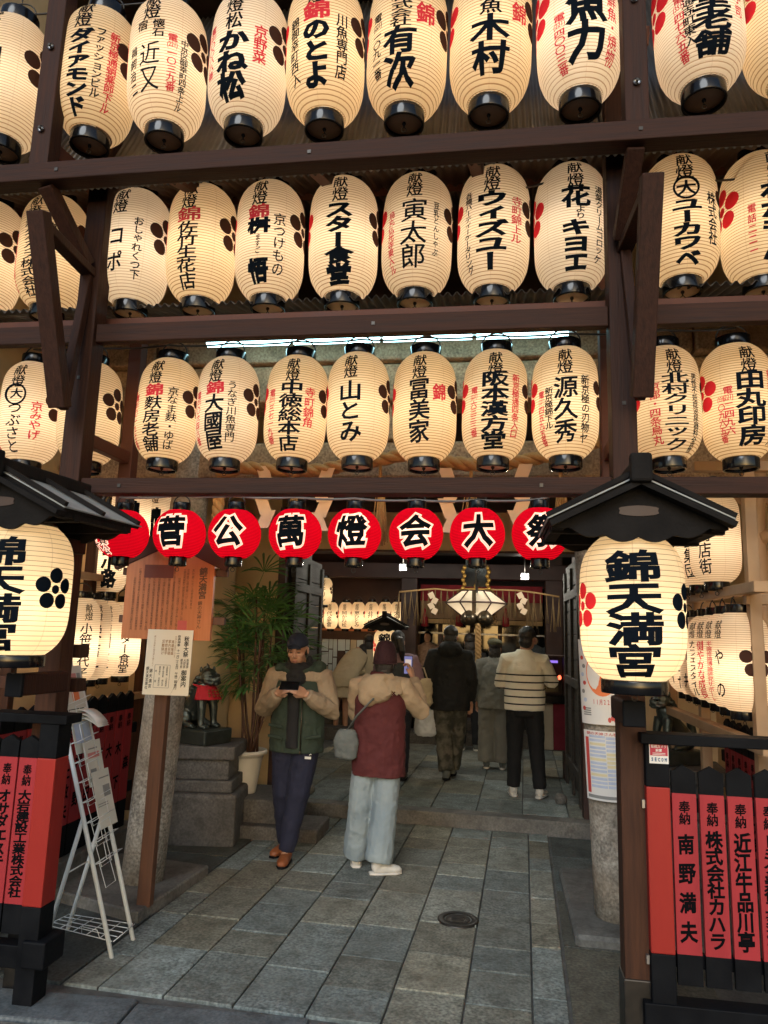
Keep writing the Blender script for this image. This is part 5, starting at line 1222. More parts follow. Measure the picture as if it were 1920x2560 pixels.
RL = emit('red_lamp_glow', (1.0, .12, .05), 3.0)
for s in (-1, 1): q = MB(); q.ball((s * .115, -.05, .20), (.022, .022, .03), n=10); q.build('red_lamp', RL, d)
q = MB(); q.box((0, .10, .38), (.22, .008, .03)); q.build('violet_strip', emit('violet_strip_glow', (.35, .2, .9), .8), d)
# goods on the counter
rnd = random.Random(3)
for i, (px, wv, hv, m, lb) in enumerate(((1030, .13, .20, 'white', 'white box at the left end of the hall counter'), (1052, .22, .10, 'palewood', 'low pale tray of amulets on the hall counter'), (1088, .10, .24, 'palewood', 'upright wooden box of charms on the hall counter'), (1180, .30, .30, 'whitemetal', 'pale greenish case on the counter left of the bell rope'), (1212, .14, .16, 'white', 'white papers on the counter right of the bell rope'), (1352, .12, .28, 'white', 'tall white packet at the right end of the hall counter'))):
    p = at(px, 1704, 11.9); q = MB(); q.box((0, 0, hv / 2), (wv, .14, hv), bev=.006); q.box((wv * .2, -.071, hv * .55), (wv * .4, .004, hv * .4)); q.box((0, 0, hv + .006), (wv * .9, .12, .012)); o = q.build('counter_box', M[m]); o.location = (p.x, 11.9, CT + .012); tag(o, lb, 'box', 'goods on the hall counter')
# seated court figures behind the counter
ROBE = [mat('patterned_brown_robe', (.20, .11, .07), .8, col2=(.34, .22, .15), nscale=22, namt=.5), mat('slate_robe', (.06, .08, .10), .8, col2=(.10, .12, .14), nscale=18)]
for i, (px, lb, sc_, m) in enumerate(((1067, 'seated court figure in a patterned brown robe behind the hall window', 1.0, 0), (1338, 'seated court figure in a dark slate robe at the right of the hall window', .82, 1))):
    p = at(px, 1706, 12.26); q = MB()
    q.loft([(0, 0, 0, .33, .2), (0, 0, .08, .34, .2), (0, 0, .25, .24, .16), (0, 0, .42, .17, .12), (0, 0, .52, .15, .10), (0, 0, .57, .05, .05)], n=16)
    for s in (-1, 1): q.tube([(s * .13, 0, .50), (s * .25, -.04, .36), (s * .17, -.15, .22)], [.07, .10, .09], n=10); q.ball((s * .07, -.19, .20), (.04, .03, .03), n=8)
    q.ball((0, -.01, .64), (.055, .062, .08)); q.tube([(0, 0, .5), (0, 0, .62)], .035, n=8)
    for v in q.v: v *= sc_ * 1.06
    o = q.build('court_statue', ROBE[m]); o.location = (p.x, 12.24, CT - .02 if i == 0 else CT + .1); tag(o, lb, 'statue', 'seated court statues'); soft(o, .012, 2)
    q = MB(); q.ball(Vector((0, -.045, .645)) * sc_ * 1.06, Vector((.050, .03, .068)) * sc_ * 1.06); q.build('face', M['skin'], o)
    q = MB(); q.ball(Vector((0, .01, .70)) * sc_ * 1.06, Vector((.06, .065, .04)) * sc_ * 1.06); q.ball(Vector((0, .03, .77)) * sc_ * 1.06, Vector((.03, .035, .06)) * sc_ * 1.06); q.build('hat', M['lacq'], o)
q = MB(); q.box((at(1067, 1700, 12.24).x, 12.26, CT - .12), (.8, .16, .18), bev=.01); tag(q.build('statue_plinth', M['hallwood']), 'dark wooden plinth under the brown-robed court figure', 'plinth')
# doorstop stones
for px, py, lb in ((772, 1972, 'rough stone by the foot of the left dark door'), (1402, 1998, 'rough stone by the foot of the right dark door')):
    p = ground(px, py + 12, .128); q = MB(); q.ball((0, 0, .045), (.065, .05, .06), n=12)
    for v in q.v: v += Vector((mnoise.noise(v * 14 + Vector((px, 0, 0))), mnoise.noise(v * 14 + Vector((0, px, 0))), mnoise.noise(v * 14))) * .015
    o = q.build('door_stone', M['concrete']); o.location = (p.x, p.y, .128); tag(o, lb, 'stone')
# ================================================================== PEOPLE
def V(*a): return Vector(a)
def hand(q, w, d, n, curl=.6, s=1.0, thumb=1):
    """palm with four unequal bent fingers and a side thumb; d runs along the fingers, n is the way the palm looks"""
    d = d.normalized(); n = (n - d * n.dot(d)).normalized(); sd = d.cross(n).normalized() * thumb
    for i in range(4):
        b = w + (d * .040 + sd * (.027 - i * .018)) * s; q.tube([w + sd * (.012 - i * .008) * s, b, b + d * .045 * s], [.015 * s, .0125 * s, .011 * s], n=8)
        L = (.036, .041, .038, .029)[i] * s; p = b + d * .046 * s; dr = d; pts = [p - d * .008 * s, p]
        for k in range(3):
            a = curl * (.7 + .35 * k); dr = (d * math.cos(a * (k + 1) * .6) + n * math.sin(a * (k + 1) * .6)); p = p + dr * L * (1, .72, .55)[k]; pts.append(p)
        q.tube(pts, [.0095 * s, .0095 * s, .0088 * s, .008 * s, .006 * s], n=8)
    b = w + (d * .018 + sd * .028) * s; q.tube([w + d * .01 * s + sd * .012 * s, b + n * .004 * s, b + (d * .035 + sd * .018 + n * .014) * s, b + (d * .062 + sd * .012 + n * .026) * s], [.016 * s, .014 * s, .011 * s, .008 * s], n=8)

def head_shape(q, c, f, nod, turn=0.0, s=1.0, face=True):
    """skull, jaw, nose, brow, ears, neck; nod > 0 looks down"""
    rot = Matrix.Rotation(turn, 3, 'Z') @ Matrix.Rotation(-nod * f, 3, 'X')
    def P(x, y, z): return c + rot @ V(x * s, y * f * s, z * s)
    q.ball(P(0, -.008, .028), (.076 * s, .094 * s, .092 * s), n=18, rot=rot)
    q.ball(P(0, .028, -.045), (.060 * s, .066 * s, .072 * s), n=16, rot=rot); q.ball(P(0, .060, -.088), (.030 * s, .026 * s, .022 * s), n=12, rot=rot)
    for sx in (-1, 1):
        q.ball(P(sx * .040, .060, -.022), (.026 * s, .022 * s, .024 * s), n=10, rot=rot); q.ball(P(sx * .078, -.012, -.012), (.010 * s, .020 * s, .032 * s), n=10, rot=rot); q.ball(P(sx * .032, .084, .030), (.024 * s, .010 * s, .009 * s), n=10, rot=rot)
    q.tube([P(0, .086, .020), P(0, .101, -.010), P(0, .108, -.026)], [.008 * s, .011 * s, .014 * s], n=8)
    for sx in (-1, 1): q.ball(P(sx * .012, .096, -.030), (.010 * s, .010 * s, .009 * s), n=8, rot=rot)
    q.ball(P(0, .084, -.060), (.024 * s, .012 * s, .012 * s), n=10, rot=rot)
    return P, rot

def person(label, base, h, f, arms, legs, top, bottom, shoes, hair, rz=0.0, lean=(0, 0), hem=.80, headc=(0, .02, 1.575), nod=0.0, turn=0.0, vox=.009, girth=1.0, fold=.022, legr=(.095, .075, .060), wide=None, sole=None, collar=None, curl=.8, hands=True, palm=None, skirt=None, sleeve=None):
    """one continuous body; clothes and hair as children. x is to the right in the photo, f = -1 looks at the camera"""
    arms = [((A[0][0] * .94, A[0][1], A[0][2] - .022),) + tuple(A[1:]) for A in arms]
    s = h / 1.72; q = MB(); hc = V(headc[0], headc[1] * f, headc[2]); lx, ly = lean[0], lean[1] * f
    def T(p): return V(p[0], p[1] * f, p[2])
    # body
    q.loft([(0, 0, .84, .12, .09), (0, 0, .95, .15, .10), (lx * .3, ly * .3, 1.10, .13, .095), (lx * .7, ly * .7, 1.28, .15, .10), (lx, ly, 1.40, .14, .075), (lx, ly, 1.45, .06, .055)], n=16)
    q.tube([V(lx, ly, 1.40), V(lx, ly, 1.46).lerp(hc, .2), hc + V(0, -.012 * f, -.04)], [.058, .052, .052], n=12)
    for L in legs: q.tube([T(p) for p in L[:3]], [.085, .055, .038], n=10)
    for L in legs: q.tube([T(L[2]), T(L[2]) + V(0, .10 * f, -.045)], [.036, .026], n=8)
    for A in arms:
        a, b, c = [T(p) for p in A[:3]]; q.tube([a, a.lerp(b, .5), b, b.lerp(c, .5), c], [.048, .044, .038, .034, .026], n=10)
    P, rot = head_shape(q, hc, f, nod, turn)
    if hands:
        for i, A in enumerate(arms):
            c = T(A[2]); d = (c - T(A[1])).normalized(); d = T(A[3]).normalized() if len(A) > 3 else d; nn = T(A[4]) if len(A) > 4 else V(0, 0, -1)
            hand(q, c, d, nn, curl, 1.0, A[5] if len(A) > 5 else (1 if i else -1))
    for i, v in enumerate(q.v): q.v[i] = v * s
    o = q.build('person', M['skin']); o.location = base; o.rotation_euler = (0, 0, rz); tag(o, label, 'person', 'people at the shrine'); soft(o, vox * .62, 2, factor=.4)
    def kid(q, name, m, v=vox, it=3, d=fold, sc_=.07, melt=True):
        for i, vv in enumerate(q.v): q.v[i] = vv * s
        k = q.build(name, m, o)
        if melt: soft(k, v, it, d, sc_)
        return k
    # eyes, brows, lips
    if f < 0:
        q = MB()
        for sx in (-1, 1): q.ball(P(sx * .032, .083, .004), (.015, .008, .0045), n=10, rot=rot); q.tube([P(sx * .016, .096, .034), P(sx * .034, .096, .039), P(sx * .052, .088, .034)], [.004, .005, .003], n=6)
        kid(q, 'eyes_and_brows', M['hair'], melt=False); q = MB(); q.ball(P(0, .093, -.058), (.021, .008, .004), n=10, rot=rot); q.ball(P(0, .092, -.066), (.017, .008, .005), n=10, rot=rot); kid(q, 'lips', M['lip'], melt=False)
    # trousers
    if bottom is not None:
        q = MB(); g = girth; q.loft([(0, 0, .80, .155 * g, .115 * g), (0, 0, .90, .165 * g, .12 * g), (0, 0, 1.0, .15 * g, .11 * g)], n=16)
        for L in legs:
            a, b, c = [T(p) for p in L[:3]]; w = wide or legr
            q.tube([a, a.lerp(b, .5), b, b.lerp(c, .5), b.lerp(c, .86), c + V(0, 0, .012)], [w[0] * 1.02, w[0] * .96, w[1], (w[1] + w[2]) / 2, w[2] * 1.04, w[2]], n=14)
        kid(q, 'trousers', bottom, d=fold * .8)
    if skirt is not None:
        q = MB(); q.loft(skirt[1], n=20); kid(q, 'skirt', skirt[0], d=fold * .5)
    # jacket body and sleeves
    g = girth; q = MB()
    q.loft([(0, 0, hem, .205 * g, .150 * g), (lx * .1, ly * .1, hem + .15, .205 * g, .150 * g), (lx * .4, ly * .4, 1.12, .195 * g, .140 * g), (lx * .8, ly * .8, 1.26, .200 * g, .140 * g), (lx, ly, 1.35, .178 * g, .118 * g), (lx, ly, 1.405, .135 * g, .095 * g), (lx, ly, 1.445, .092 * g, .08 * g), (lx, ly, 1.475, .075, .07)], n=20)
    if sleeve is None:
        for A in arms:
            a, b, c = [T(p) for p in A[:3]]; q.tube([V(lx * .6 + a.x * .55, a.y, a.z), a, a.lerp(b, .5), b, b.lerp(c, .5), b.lerp(c, .93)], [.085 * g, .084 * g, .078 * g, .074 * g, .064 * g, .050 * g], n=12)
    kid(q, 'top', top)
    if sleeve is not None:
        q = MB()
        for A in arms:
            a, b, c = [T(p) for p in A[:3]]; q.tube([V(lx * .6 + a.x * .62, a.y, a.z + .005), a, a.lerp(b, .5), b, b.lerp(c, .5), b.lerp(c, .80), b.lerp(c, .95)], [.084 * g, .086 * g, .079 * g, .078 * g, .066 * g, .056 * g, .046 * g], n=12)
        q.loft([(lx, ly, 1.335, .192 * g, .130 * g), (lx, ly, 1.40, .180 * g, .118 * g), (lx, ly, 1.445, .12 * g, .09 * g)], n=18)
        kid(q, 'sleeves', sleeve)
    # shoes
    for L in legs:
        a = T(L[2]); d = T(L[3]).normalized() if len(L) > 3 else V(0, f, 0); side = V(-d.y, d.x, 0); z = a.z - .08
        q = MB(); q.ball(V(a.x, a.y, z + .065) - d * .01, (.045, .045, .055), n=12); q.tube([V(a.x, a.y, z + .048) - d * .035, V(a.x, a.y, z + .045) + d * .06, V(a.x, a.y, z + .038) + d * .125, V(a.x, a.y, z + .034) + d * .160, V(a.x, a.y, z + .026) + d * .178], [(.038, .042), (.043, .040), (.045, .032), (.034, .024), (.014, .012)], n=12)
        q.tube([V(a.x, a.y, z + .07), V(a.x, a.y, z + .125)], [.046, .047], n=12); sh = kid(q, 'shoe', shoes, .006, 2, 0)
        q = MB(); q.tube([V(a.x, a.y, z + .013) - d * .066, V(a.x, a.y, z + .013) - d * .03, V(a.x, a.y, z + .013) + d * .07, V(a.x, a.y, z + .013) + d * .13, V(a.x, a.y, z + .015) + d * .178], [(.030, .012), (.044, .013), (.045, .013), (.047, .013), (.026, .011)], n=12)
        for i, vv in enumerate(q.v): q.v[i] = vv * s
        q.build('sole', sole or M['black'], sh)
    if hair:
        q = MB(); hair(q, P, rot); kid(q, 'hair', M['hair'], .006, 2, .008, .02)
    return o, P, rot, s, kid, T

def cloth(name, c, c2=None, ns=7, bump=.25, rough=.85, bs=200): return mat(name, c, rough, col2=c2 or tuple(x * .75 for x in c), nscale=ns, namt=.9, bump=bump, bscale=bs)
OLIVE = cloth('green_shell_fabric', (.030, .050, .032), (.022, .034, .026)); SAND = cloth('sand_shell_fabric', (.33, .26, .18), (.27, .20, .135)); NAVY = cloth('navy_fleece', (.012, .014, .040), (.008, .010, .026)); KNIT = cloth('black_knit', (.010, .010, .012)); TAN = mat('tan_boot_leather', (.27, .085, .028), .55, col2=(.20, .06, .02), nscale=12, namt=.9, bump=.2)
WINE = cloth('wine_shell_fabric', (.095, .014, .014), (.062, .010, .011)); BEIGE = cloth('beige_shell_fabric', (.40, .30, .19), (.33, .24, .15)); WINEK = cloth('wine_knit', (.035, .008, .014), bump=.6, bs=90)
DENIM = cloth('pale_denim', (.15, .20, .24), (.30, .35, .36), 3.2, .3); WHSH = mat('white_trainer', (.62, .60, .55), .5, col2=(.5, .48, .44), nscale=14); GREYB = cloth('grey_bag_cloth', (.13, .145, .14)); BLKC = cloth('black_shell_fabric', (.005, .005, .005), (.009, .0085, .008)); CAMO = mat('camouflage_cloth', (.035, .035, .025), .9, col2=(.12, .11, .085), nscale=11, namt=.25, detail=2); CREAMW = cloth('cream_wool', (.52, .42, .27), (.44, .35, .22)); GREYW = cloth('grey_wool', (.16, .155, .135), (.20, .195, .17)); BOOT = mat('black_boot', (.012, .012, .012), .4); PINKC = cloth('mauve_cloth', (.28, .17, .20)); SLATE = cloth('slate_vest', (.045, .05, .055)); TIGHTS = cloth('brown_tights', (.10, .055, .035))

def stripes():
    m = cloth('striped_knit', (.84, .79, .66), (.76, .71, .58), 9, .5, .9, 130); n = m.node_tree.nodes; l = m.node_tree.links; b = n['Principled BSDF']; src = b.inputs['Base Color'].links[0].from_socket
    tc = n.new('ShaderNodeTexCoord'); sp = n.new('ShaderNodeSeparateXYZ'); l.new(tc.outputs['Object'], sp.inputs[0])
    def mt(op, a, v=None):
        x = n.new('ShaderNodeMath'); x.operation = op
        for i, y in enumerate((a, v)):
            if y is None: continue
            if isinstance(y, (int, float)): x.inputs[i].default_value = y
            else: l.new(y, x.inputs[i])
        return x.outputs[0]
    fr = mt('FRACT', mt('MULTIPLY', mt('SUBTRACT', sp.outputs[2], .925), 1 / .074)); band = mt('LESS_THAN', fr, .20)
    rng = mt('MULTIPLY', mt('GREATER_THAN', sp.outputs[2], .92), mt('LESS_THAN', sp.outputs[2], 1.24)); k = mt('MULTIPLY', band, rng)
    mx = n.new('ShaderNodeMixRGB'); l.new(k, mx.inputs[0]); l.new(src, mx.inputs[1]); mx.inputs[2].default_value = (.012, .012, .012, 1); l.new(mx.outputs[0], b.inputs['Base Color']); return m

# 1 --- the man reading his phone
b0 = ground(728, 2152); base = V(b0.x, b0.y, 0)
def cap_hair(q, P, rot):
    for sx in (-1, 1): q.ball(P(sx * .066, -.03, -.01), (.018, .05, .05), n=10, rot=rot)
    q.ball(P(0, -.075, -.01), (.07, .03, .05), n=12, rot=rot)
o, P, rot, s, kid, T = person('man in green and sand jacket and backwards navy cap reading his phone', base, 1.745, -1,
    [((-.205, 0, 1.385), (-.262, .03, 1.115), (-.098, .245, 1.255), (.55, .62, .30), (.55, -.75, .1), -1), ((.205, 0, 1.385), (.268, .03, 1.115), (.112, .245, 1.255), (-.55, .62, .30), (-.55, -.75, .1), 1)],
    [((-.085, 0, .90), (-.09, -.01, .49), (-.095, -.16, .08), (-.35, 1, 0)), ((.085, 0, .90), (.045, .07, .50), (-.025, .06, .08), (.06, 1, 0))],
    OLIVE, NAVY, TAN, cap_hair, headc=(-.01, .07, 1.575), nod=.34, hem=.80, girth=1.04, sleeve=SAND, legr=(.108, .088, .062), vox=.008, fold=.022, curl=1.0)
q = MB(); q.loft([(0, -.148, .84, .050, .03), (0, -.150, 1.0, .048, .03), (0, -.150, 1.2, .050, .03), (0, -.128, 1.36, .055, .03)], n=12); kid(q, 'shirt', KNIT, .007, 2, .01)
q = MB(); q.tube([V(.115 * math.cos(a), .02 + .085 * math.sin(a) - .03, 1.43 + .02 * math.sin(a)) for a in [k * 2 * math.pi / 20 for k in range(21)]], [.040] * 21, n=10)
q.ball(V(.16, -.02, 1.44), (.055, .07, .05)); q.ball(V(-.15, -.03, 1.425), (.05, .06, .045)); kid(q, 'collar', OLIVE, .008, 2, .025, .05)
q = MB(); q.tube([V(.078 * math.cos(a), -.03 + .070 * math.sin(a), 1.435) for a in [k * 2 * math.pi / 18 for k in range(19)]], [.042] * 19, n=10); q.ball(V(-.0, -.10, 1.36), (.085, .05, .085)); q.ball(V(-.075, -.0, 1.48), (.028, .045, .05)); q.ball(V(.075, -.0, 1.48), (.028, .045, .05)); kid(q, 'neck_warmer', KNIT, .008, 2, .02, .05)
CAPM = cloth('navy_cap_cloth', (.012, .018, .040), bump=.3)
q = MB(); rr = []
for i in range(9):
    t = i / 8; a = t * math.pi / 2 * .97
    rr.append([P(.086 * math.cos(a) * math.cos(k * 2 * math.pi / 28), -.010 + .103 * math.cos(a) * math.sin(k * 2 * math.pi / 28), .040 + .088 * math.sin(a)) for k in range(28)])
q.rings(rr, 0, True, True); rr2 = [[P(x * w_, y_, z_) for x in (-1, -.6, -.2, .2, .6, 1)] for (w_, y_, z_) in ((.075, -.09, .045), (.072, -.135, .030), (.05, -.165, .018))]
q.rings(rr2, 0, True, False, closed=False); cp = kid(q, 'cap', CAPM, melt=False)
q = MB(); q.tube([P(.048 * math.cos(a), .096 + .004 * math.sin(a), .044 + .034 * math.sin(a)) for a in [math.pi * k / 10 for k in range(11)]], .004, n=6); q.tube([P(-.05, .094, .046), P(0, .098, .046), P(.05, .094, .046)], .006, n=6)
for i, vv in enumerate(q.v): q.v[i] = vv * s
q.build('cap_strap', CAPM, cp)
q = MB(); q.box(V(.125, -.128, .775), (.048, .004, .018)); q.tube([V(.135, -.13, .795), V(.146, -.13, .803), V(.152, -.13, .800)], .003, n=5); kid(q, 'logo_patch', M['white'], melt=False)
q = MB(); q.tube([V(.072, -.170, .82), V(.072, -.172, 1.0), V(.070, -.170, 1.22)], .0045, n=6); q.ball(V(.072, -.175, .815), (.007, .005, .016), n=8); kid(q, 'zip', M['bell'], melt=False)
for xx, zz in ((-.13, 1.0), (-.13, .92), (.16, .93)):
    q = MB(); q.box(V(xx, -.165 if abs(xx) < .14 else -.150, zz), (.13, .014, .022), rot=Matrix.Rotation(.12 if xx < 0 else -.12, 3, 'Y') @ Matrix.Rotation(-.3 if xx < 0 else .45, 3, 'Z')); kid(q, 'pocket_flap', OLIVE, .006, 2, .0)
ph = MB(); ph.box((0, 0, 0), (.150, .009, .074), bev=.004); ph.box((0, .0052, 0), (.140, .001, .066), 1)
o2 = ph.build('phone', [M['lacq'], emit('phone_screen_glow', (.7, .8, 1.0), .8)]); o2.matrix_world = Matrix.Translation(base + V(.008, -.325, 1.315) * s) @ Matrix.Rotation(R(-38), 4, 'X'); tag(o2, 'dark phone held in both hands by the man in the navy cap', 'phone')

# 2 --- the woman photographing
b0 = ground(938, 2180); base = V(b0.x, b0.y, 0)
def longhair(q, P, rot): q.ball(P(0, -.045, -.05), (.078, .05, .11), n=12, rot=rot); q.ball(P(0, -.05, -.13), (.07, .04, .08), n=12, rot=rot)
o, P, rot, s, kid, T = person('woman from behind in wine and beige coat, pale jeans and beanie, raising a phone', base, 1.69, 1,
    [((.185, 0, 1.385), (.305, .08, 1.185), (.225, .28, 1.42), (-.25, .35, .9), (-.8, .2, -.2), 1), ((-.185, 0, 1.385), (-.21, .12, 1.15), (-.02, .28, 1.25), (.8, .5, .25), (0, -.2, 1), -1)],
    [((-.095, 0, .90), (-.125, .0, .49), (-.165, .10, .08), (-.2, 1, 0)), ((.085, 0, .90), (.065, -.02, .49), (.03, -.06, .08), (.93, .30, 0))],
    WINE, DENIM, WHSH, longhair, headc=(.03, .03, 1.575), nod=.02, turn=-.12, hem=.70, girth=1.02, sleeve=BEIGE, wide=(.104, .098, .104), vox=.008, fold=.022, sole=WHSH, curl=.9)
q = MB(); q.loft([(.0, -.03, 1.36, .17, .14), (.01, -.04, 1.30, .20, .155), (.01, -.02, 1.42, .16, .13)], n=16); q.ball(V(-.03, -.13, 1.345), (.135, .080, .105), n=16, rot=Matrix.Rotation(.25, 3, 'Y')); q.ball(V(-.07, -.135, 1.30), (.085, .065, .085)); q.tube([V(-.10, -.06, 1.43), V(-.06, -.135, 1.425), V(.03, -.14, 1.43), V(.10, -.06, 1.44)], .035, n=10); kid(q, 'hood', BEIGE, .008, 2, .022, .10)
q = MB(); rr = []
for i in range(9):
    a = i / 8 * math.pi / 2 * .96; rr.append([P(.094 * math.cos(a) ** .55 * math.cos(k * 2 * math.pi / 26), -.012 + .110 * math.cos(a) ** .55 * math.sin(k * 2 * math.pi / 26), -.040 + .185 * math.sin(a)) for k in range(26)])
q.rings(rr, 0, True, True); q.tube([P(.094 * math.cos(a), -.012 + .108 * math.sin(a), -.035) for a in [k * 2 * math.pi / 26 for k in range(27)]], .006, n=8); kid(q, 'beanie', WINEK, melt=False)
q = MB()
for k in range(7): z = .76 + k * .085; q.tube([V(.215 * math.cos(a), .155 * math.sin(a), z + .006 * math.sin(a * 3)) for a in [j * 2 * math.pi / 24 for j in range(25)]], .004, n=5)
bg = MB(); bg.loft([(0, 0, -.11, .05, .03), (0, 0, -.09, .085, .045), (0, 0, 0, .098, .055), (0, 0, .08, .085, .045), (0, 0, .11, .06, .03)], n=16); bag = bg.build('shoulder_bag', GREYB); bag.location = base + V(-.235, -.12, .93) * s; tag(bag, 'grey crossbody bag on the hip of the woman in the wine coat', 'bag'); soft(bag, .008, 3, .02, .05)
q = MB(); q.tube([V(-.235, -.12, 1.02) * s - V(-.235, -.12, .93) * s, V(-.15, -.185, 1.15) * s - V(-.235, -.12, .93) * s, V(-.02, -.205, 1.29) * s - V(-.235, -.12, .93) * s], [(.014, .004)] * 3, n=8); q.build('strap', GREYB, bag)
ph = MB(); ph.box((0, 0, 0), (.074, .009, .150), bev=.004); ph.box((0, -.0052, 0), (.066, .001, .140), 1); ph.box((0, -.006, .02), (.05, .001, .05), 2)
o2 = ph.build('phone', [M['lacq'], emit('phone_camera_glow', (.4, .38, .75), .4), emit('phone_preview_glow', (1.0, .8, .7), .5)]); o2.matrix_world = Matrix.Translation(base + V(.175, .36, 1.52) * s) @ Matrix.Rotation(R(-6), 4, 'Z'); tag(o2, 'lit phone held up by the woman in the beanie', 'phone')
q = MB(); q.tube([T((.228, .275, 1.385)), T((.226, .278, 1.40))], .034, n=10); kid(q, 'cuff', WINEK, melt=False)

def short_hair(q, P, rot): q.ball(P(0, -.014, .048), (.088, .102, .090), n=14, rot=rot); q.ball(P(0, -.055, -.03), (.076, .055, .075), n=12, rot=rot)
def back_hair(q, P, rot): q.ball(P(0, -.012, .045), (.090, .105, .092), n=14, rot=rot); q.ball(P(0, -.05, -.07), (.085, .06, .13), n=12, rot=rot)
def ponytail(q, P, rot): short_hair(q, P, rot); q.tube([P(.0, -.10, .05), P(.04, -.16, .03), P(.07, -.17, -.10), P(.08, -.14, -.22)], [.03, .05, .045, .015], n=10)
Z0 = .128
def spot(px, py): p = ground(px, py, Z0); return V(p.x, p.y, Z0)
STD = [((-.09, 0, .90), (-.10, .02, .49), (-.105, 0, .08)), ((.09, 0, .90), (.10, .0, .49), (.105, .0, .08))]
DOWN = [((-.195, 0, 1.385), (-.235, -.02, 1.10), (-.225, .06, .86)), ((.195, 0, 1.385), (.235, -.02, 1.10), (.225, .06, .86))]
# 3 --- man in the striped knit
person('man from behind in cream knit with black stripes and black trousers', spot(1312, 1992), 1.735, 1,
    [((-.195, 0, 1.385), (-.24, .05, 1.12), (-.10, .25, 1.10)), ((.195, 0, 1.385), (.285, .10, 1.15), (.20, .30, 1.22))],
    [((-.09, 0, .90), (-.10, .02, .49), (-.115, .02, .08), (-.1, 1, 0)), ((.09, 0, .90), (.12, .0, .49), (.150, -.02, .08), (.4, 1, 0))],
    stripes(), cloth('black_trousers', (.006, .006, .007)), WHSH, short_hair, hem=.86, headc=(.035, .03, 1.585), turn=-.45, girth=1.03, legr=(.10, .08, .066), sole=WHSH, fold=.014)
# 4 --- man in black hooded jacket and camouflage trousers
o, P, rot, s, kid, T = person('man from behind in black hooded jacket and camouflage trousers carrying a white bag', spot(1122, 1950), 1.74, 1,
    [((-.20, 0, 1.385), (-.26, -.02, 1.10), (-.255, .04, .84), (0, .2, -1), (1, 0, 0), 1), DOWN[1]],
    [((-.09, 0, .90), (-.07, .08, .50), (-.03, .0, .08)), ((.09, 0, .90), (.08, .12, .50), (.03, .22, .09))],
    BLKC, CAMO, GREYB, short_hair, hem=.76, girth=1.12, legr=(.115, .10, .085), nod=.1)
q = MB(); q.ball(V(0, -.10, 1.43), (.15, .09, .10)); q.ball(V(0, -.03, 1.48), (.12, .09, .06)); kid(q, 'hood', BLKC, .010, 2, .03)
p = spot(1122, 1950); bgm = mat('white_bag_plastic', (.55, .58, .60), .4, col2=(.45, .48, .50), nscale=6); q = MB(); q.loft([(0, 0, -.34, .10, .05), (0, 0, -.30, .14, .07), (0, 0, -.10, .13, .06), (0, 0, -.02, .11, .03)], n=12); bag = q.build('carrier_bag', bgm); bag.location = p + V(-.275, .04, .80); tag(bag, 'white carrier bag hanging from the hand of the man in camouflage trousers', 'bag'); soft(bag, .010, 2, .03, .06)
for dx in (-.05, .05):
    q = MB(); q.tube([(dx, 0, -.02), (dx * .5, 0, .05), (0, 0, .075)], .006, n=6); q.build('handle', bgm, bag)
# 5 --- dark figure with a backpack
o, P, rot, s, kid, T = person('dark-clothed person with a black backpack between the camouflage man and the striped man', spot(1172, 1876), 1.66, 1, DOWN, STD, BLKC, cloth('dark_jeans', (.014, .016, .02)), GREYB, back_hair, hem=.82, sole=WHSH)
q = MB(); q.loft([(0, -.20, .95, .12, .06), (0, -.22, 1.0, .15, .09), (0, -.22, 1.25, .15, .09), (0, -.19, 1.40, .11, .05)], n=14); bp_ = q.build('backpack', BLKC); bp_.location = spot(1172, 1876); tag(bp_, 'black backpack with a pale edged pocket on the dark-clothed person', 'backpack'); soft(bp_, .012, 2, .02)
q = MB(); q.tube([V(.15, -.29, 1.0), V(.15, -.29, 1.14), V(.06, -.325, 1.15), V(.05, -.325, 1.0), V(.15, -.29, 1.0)], .008, n=6); q.build('pocket_edge', M['white'], bp_)
# 6 --- person in long grey
o, P, rot, s, kid, T = person('person in long grey coat and wide grey trousers half hidden by the striped man', spot(1236, 1922), 1.60, 1, DOWN, STD, GREYW, GREYW, GREYB, back_hair, hem=.78, girth=1.12, wide=(.13, .12, .115), sole=WHSH)
q = MB(); q.ball(P(0, -.01, .075), (.105, .115, .06), n=14, rot=rot); kid(q, 'cap', cloth('olive_cap', (.10, .095, .05), bump=.8), .008, 2, .01)
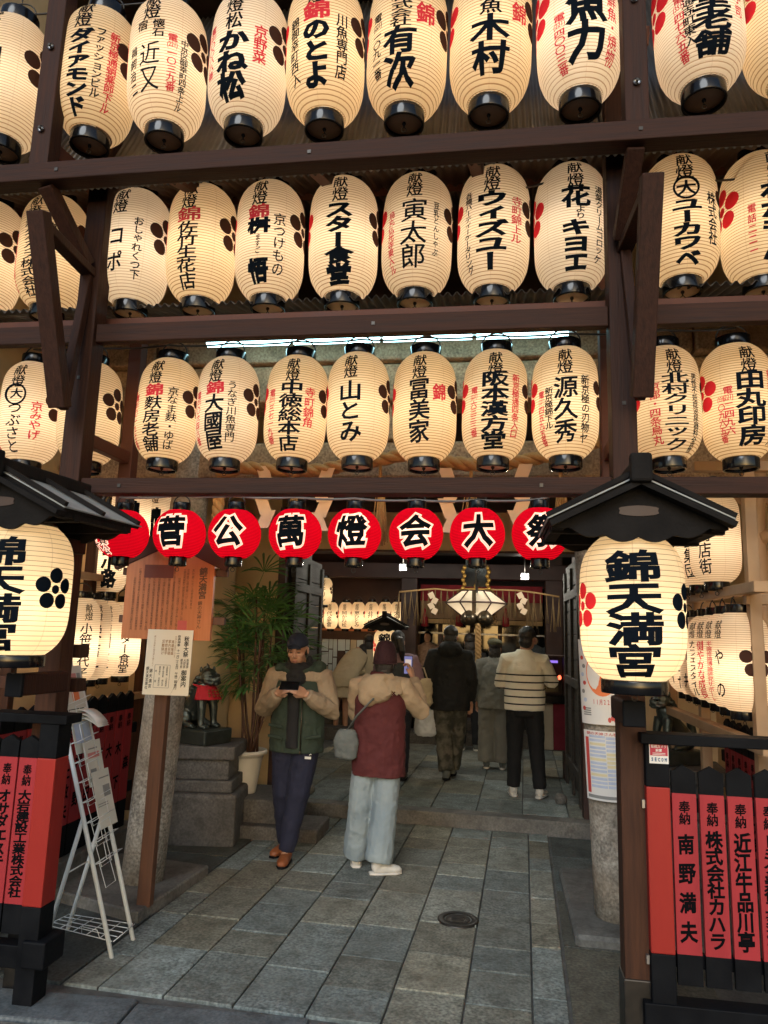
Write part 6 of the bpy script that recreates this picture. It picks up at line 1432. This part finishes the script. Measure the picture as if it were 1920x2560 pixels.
# 7 --- woman bending over the counter
person('young woman in cream flared jacket bending towards the notice board', spot(852, 1842), 1.58, 1,
    [((-.02, .34, 1.12), (.10, .55, 1.00), (.18, .68, 1.08)), ((.24, .36, 1.12), (.30, .55, 1.0), (.30, .70, 1.08))],
    [((-.075, 0, .90), (-.10, .0, .49), (-.095, 0, .08)), ((.075, 0, .90), (.06, .0, .49), (.07, .0, .08))],
    CREAMW, None, BOOT, back_hair, hem=.84, lean=(.16, .30), headc=(.26, .46, 1.42), nod=.5, fold=.012, girth=1.22, skirt=(CREAMW, [(-.01, 0, .66, .26, .20), (0, 0, .78, .21, .16), (0, 0, .92, .165, .13), (.02, .03, 1.02, .155, .12)]))
# 8 --- companion with brown hair
person('person in cream top with brown hair, behind the beanie of the woman in wine coat', spot(915, 1835), 1.60, 1, DOWN, STD, CREAMW, cloth('brown_skirt_cloth', (.05, .03, .02)), BOOT, back_hair, hem=.84, fold=.015)
# 9 --- woman with ponytail, tote on the arm
o, P, rot, s, kid, T = person('dark-haired person with tied hair in mauve and slate, just behind the woman in wine coat', spot(985, 1950), 1.66, 1, [DOWN[0], ((.195, 0, 1.385), (.27, .0, 1.12), (.20, .22, 1.05))], STD, SLATE, cloth('dark_navy_trousers', (.012, .014, .022)), BOOT, ponytail, hem=.78, sleeve=PINKC, headc=(.0, .03, 1.575))
q = MB(); q.loft([(0, 0, -.20, .10, .04), (0, 0, -.16, .13, .06), (0, 0, .06, .12, .05), (0, 0, .10, .10, .03)], n=12); bag = q.build('tote_bag', CREAMW); bag.location = spot(985, 1950) + V(.29, -.02, 1.02); tag(bag, 'cream cloth tote on the arm of the person with tied hair', 'bag'); soft(bag, .010, 2, .03, .06)
q = MB(); q.tube([(-.07, 0, .08), (-.03, 0, .22), (.02, 0, .22), (.07, 0, .08)], .008, n=6); q.build('handle', CREAMW, bag)

# ================================================================== the rest of the lit lamps in the hall
if _fo is not None:
    cu = _fo.data; bpy.data.objects.remove(_fo); bpy.data.curves.remove(cu)
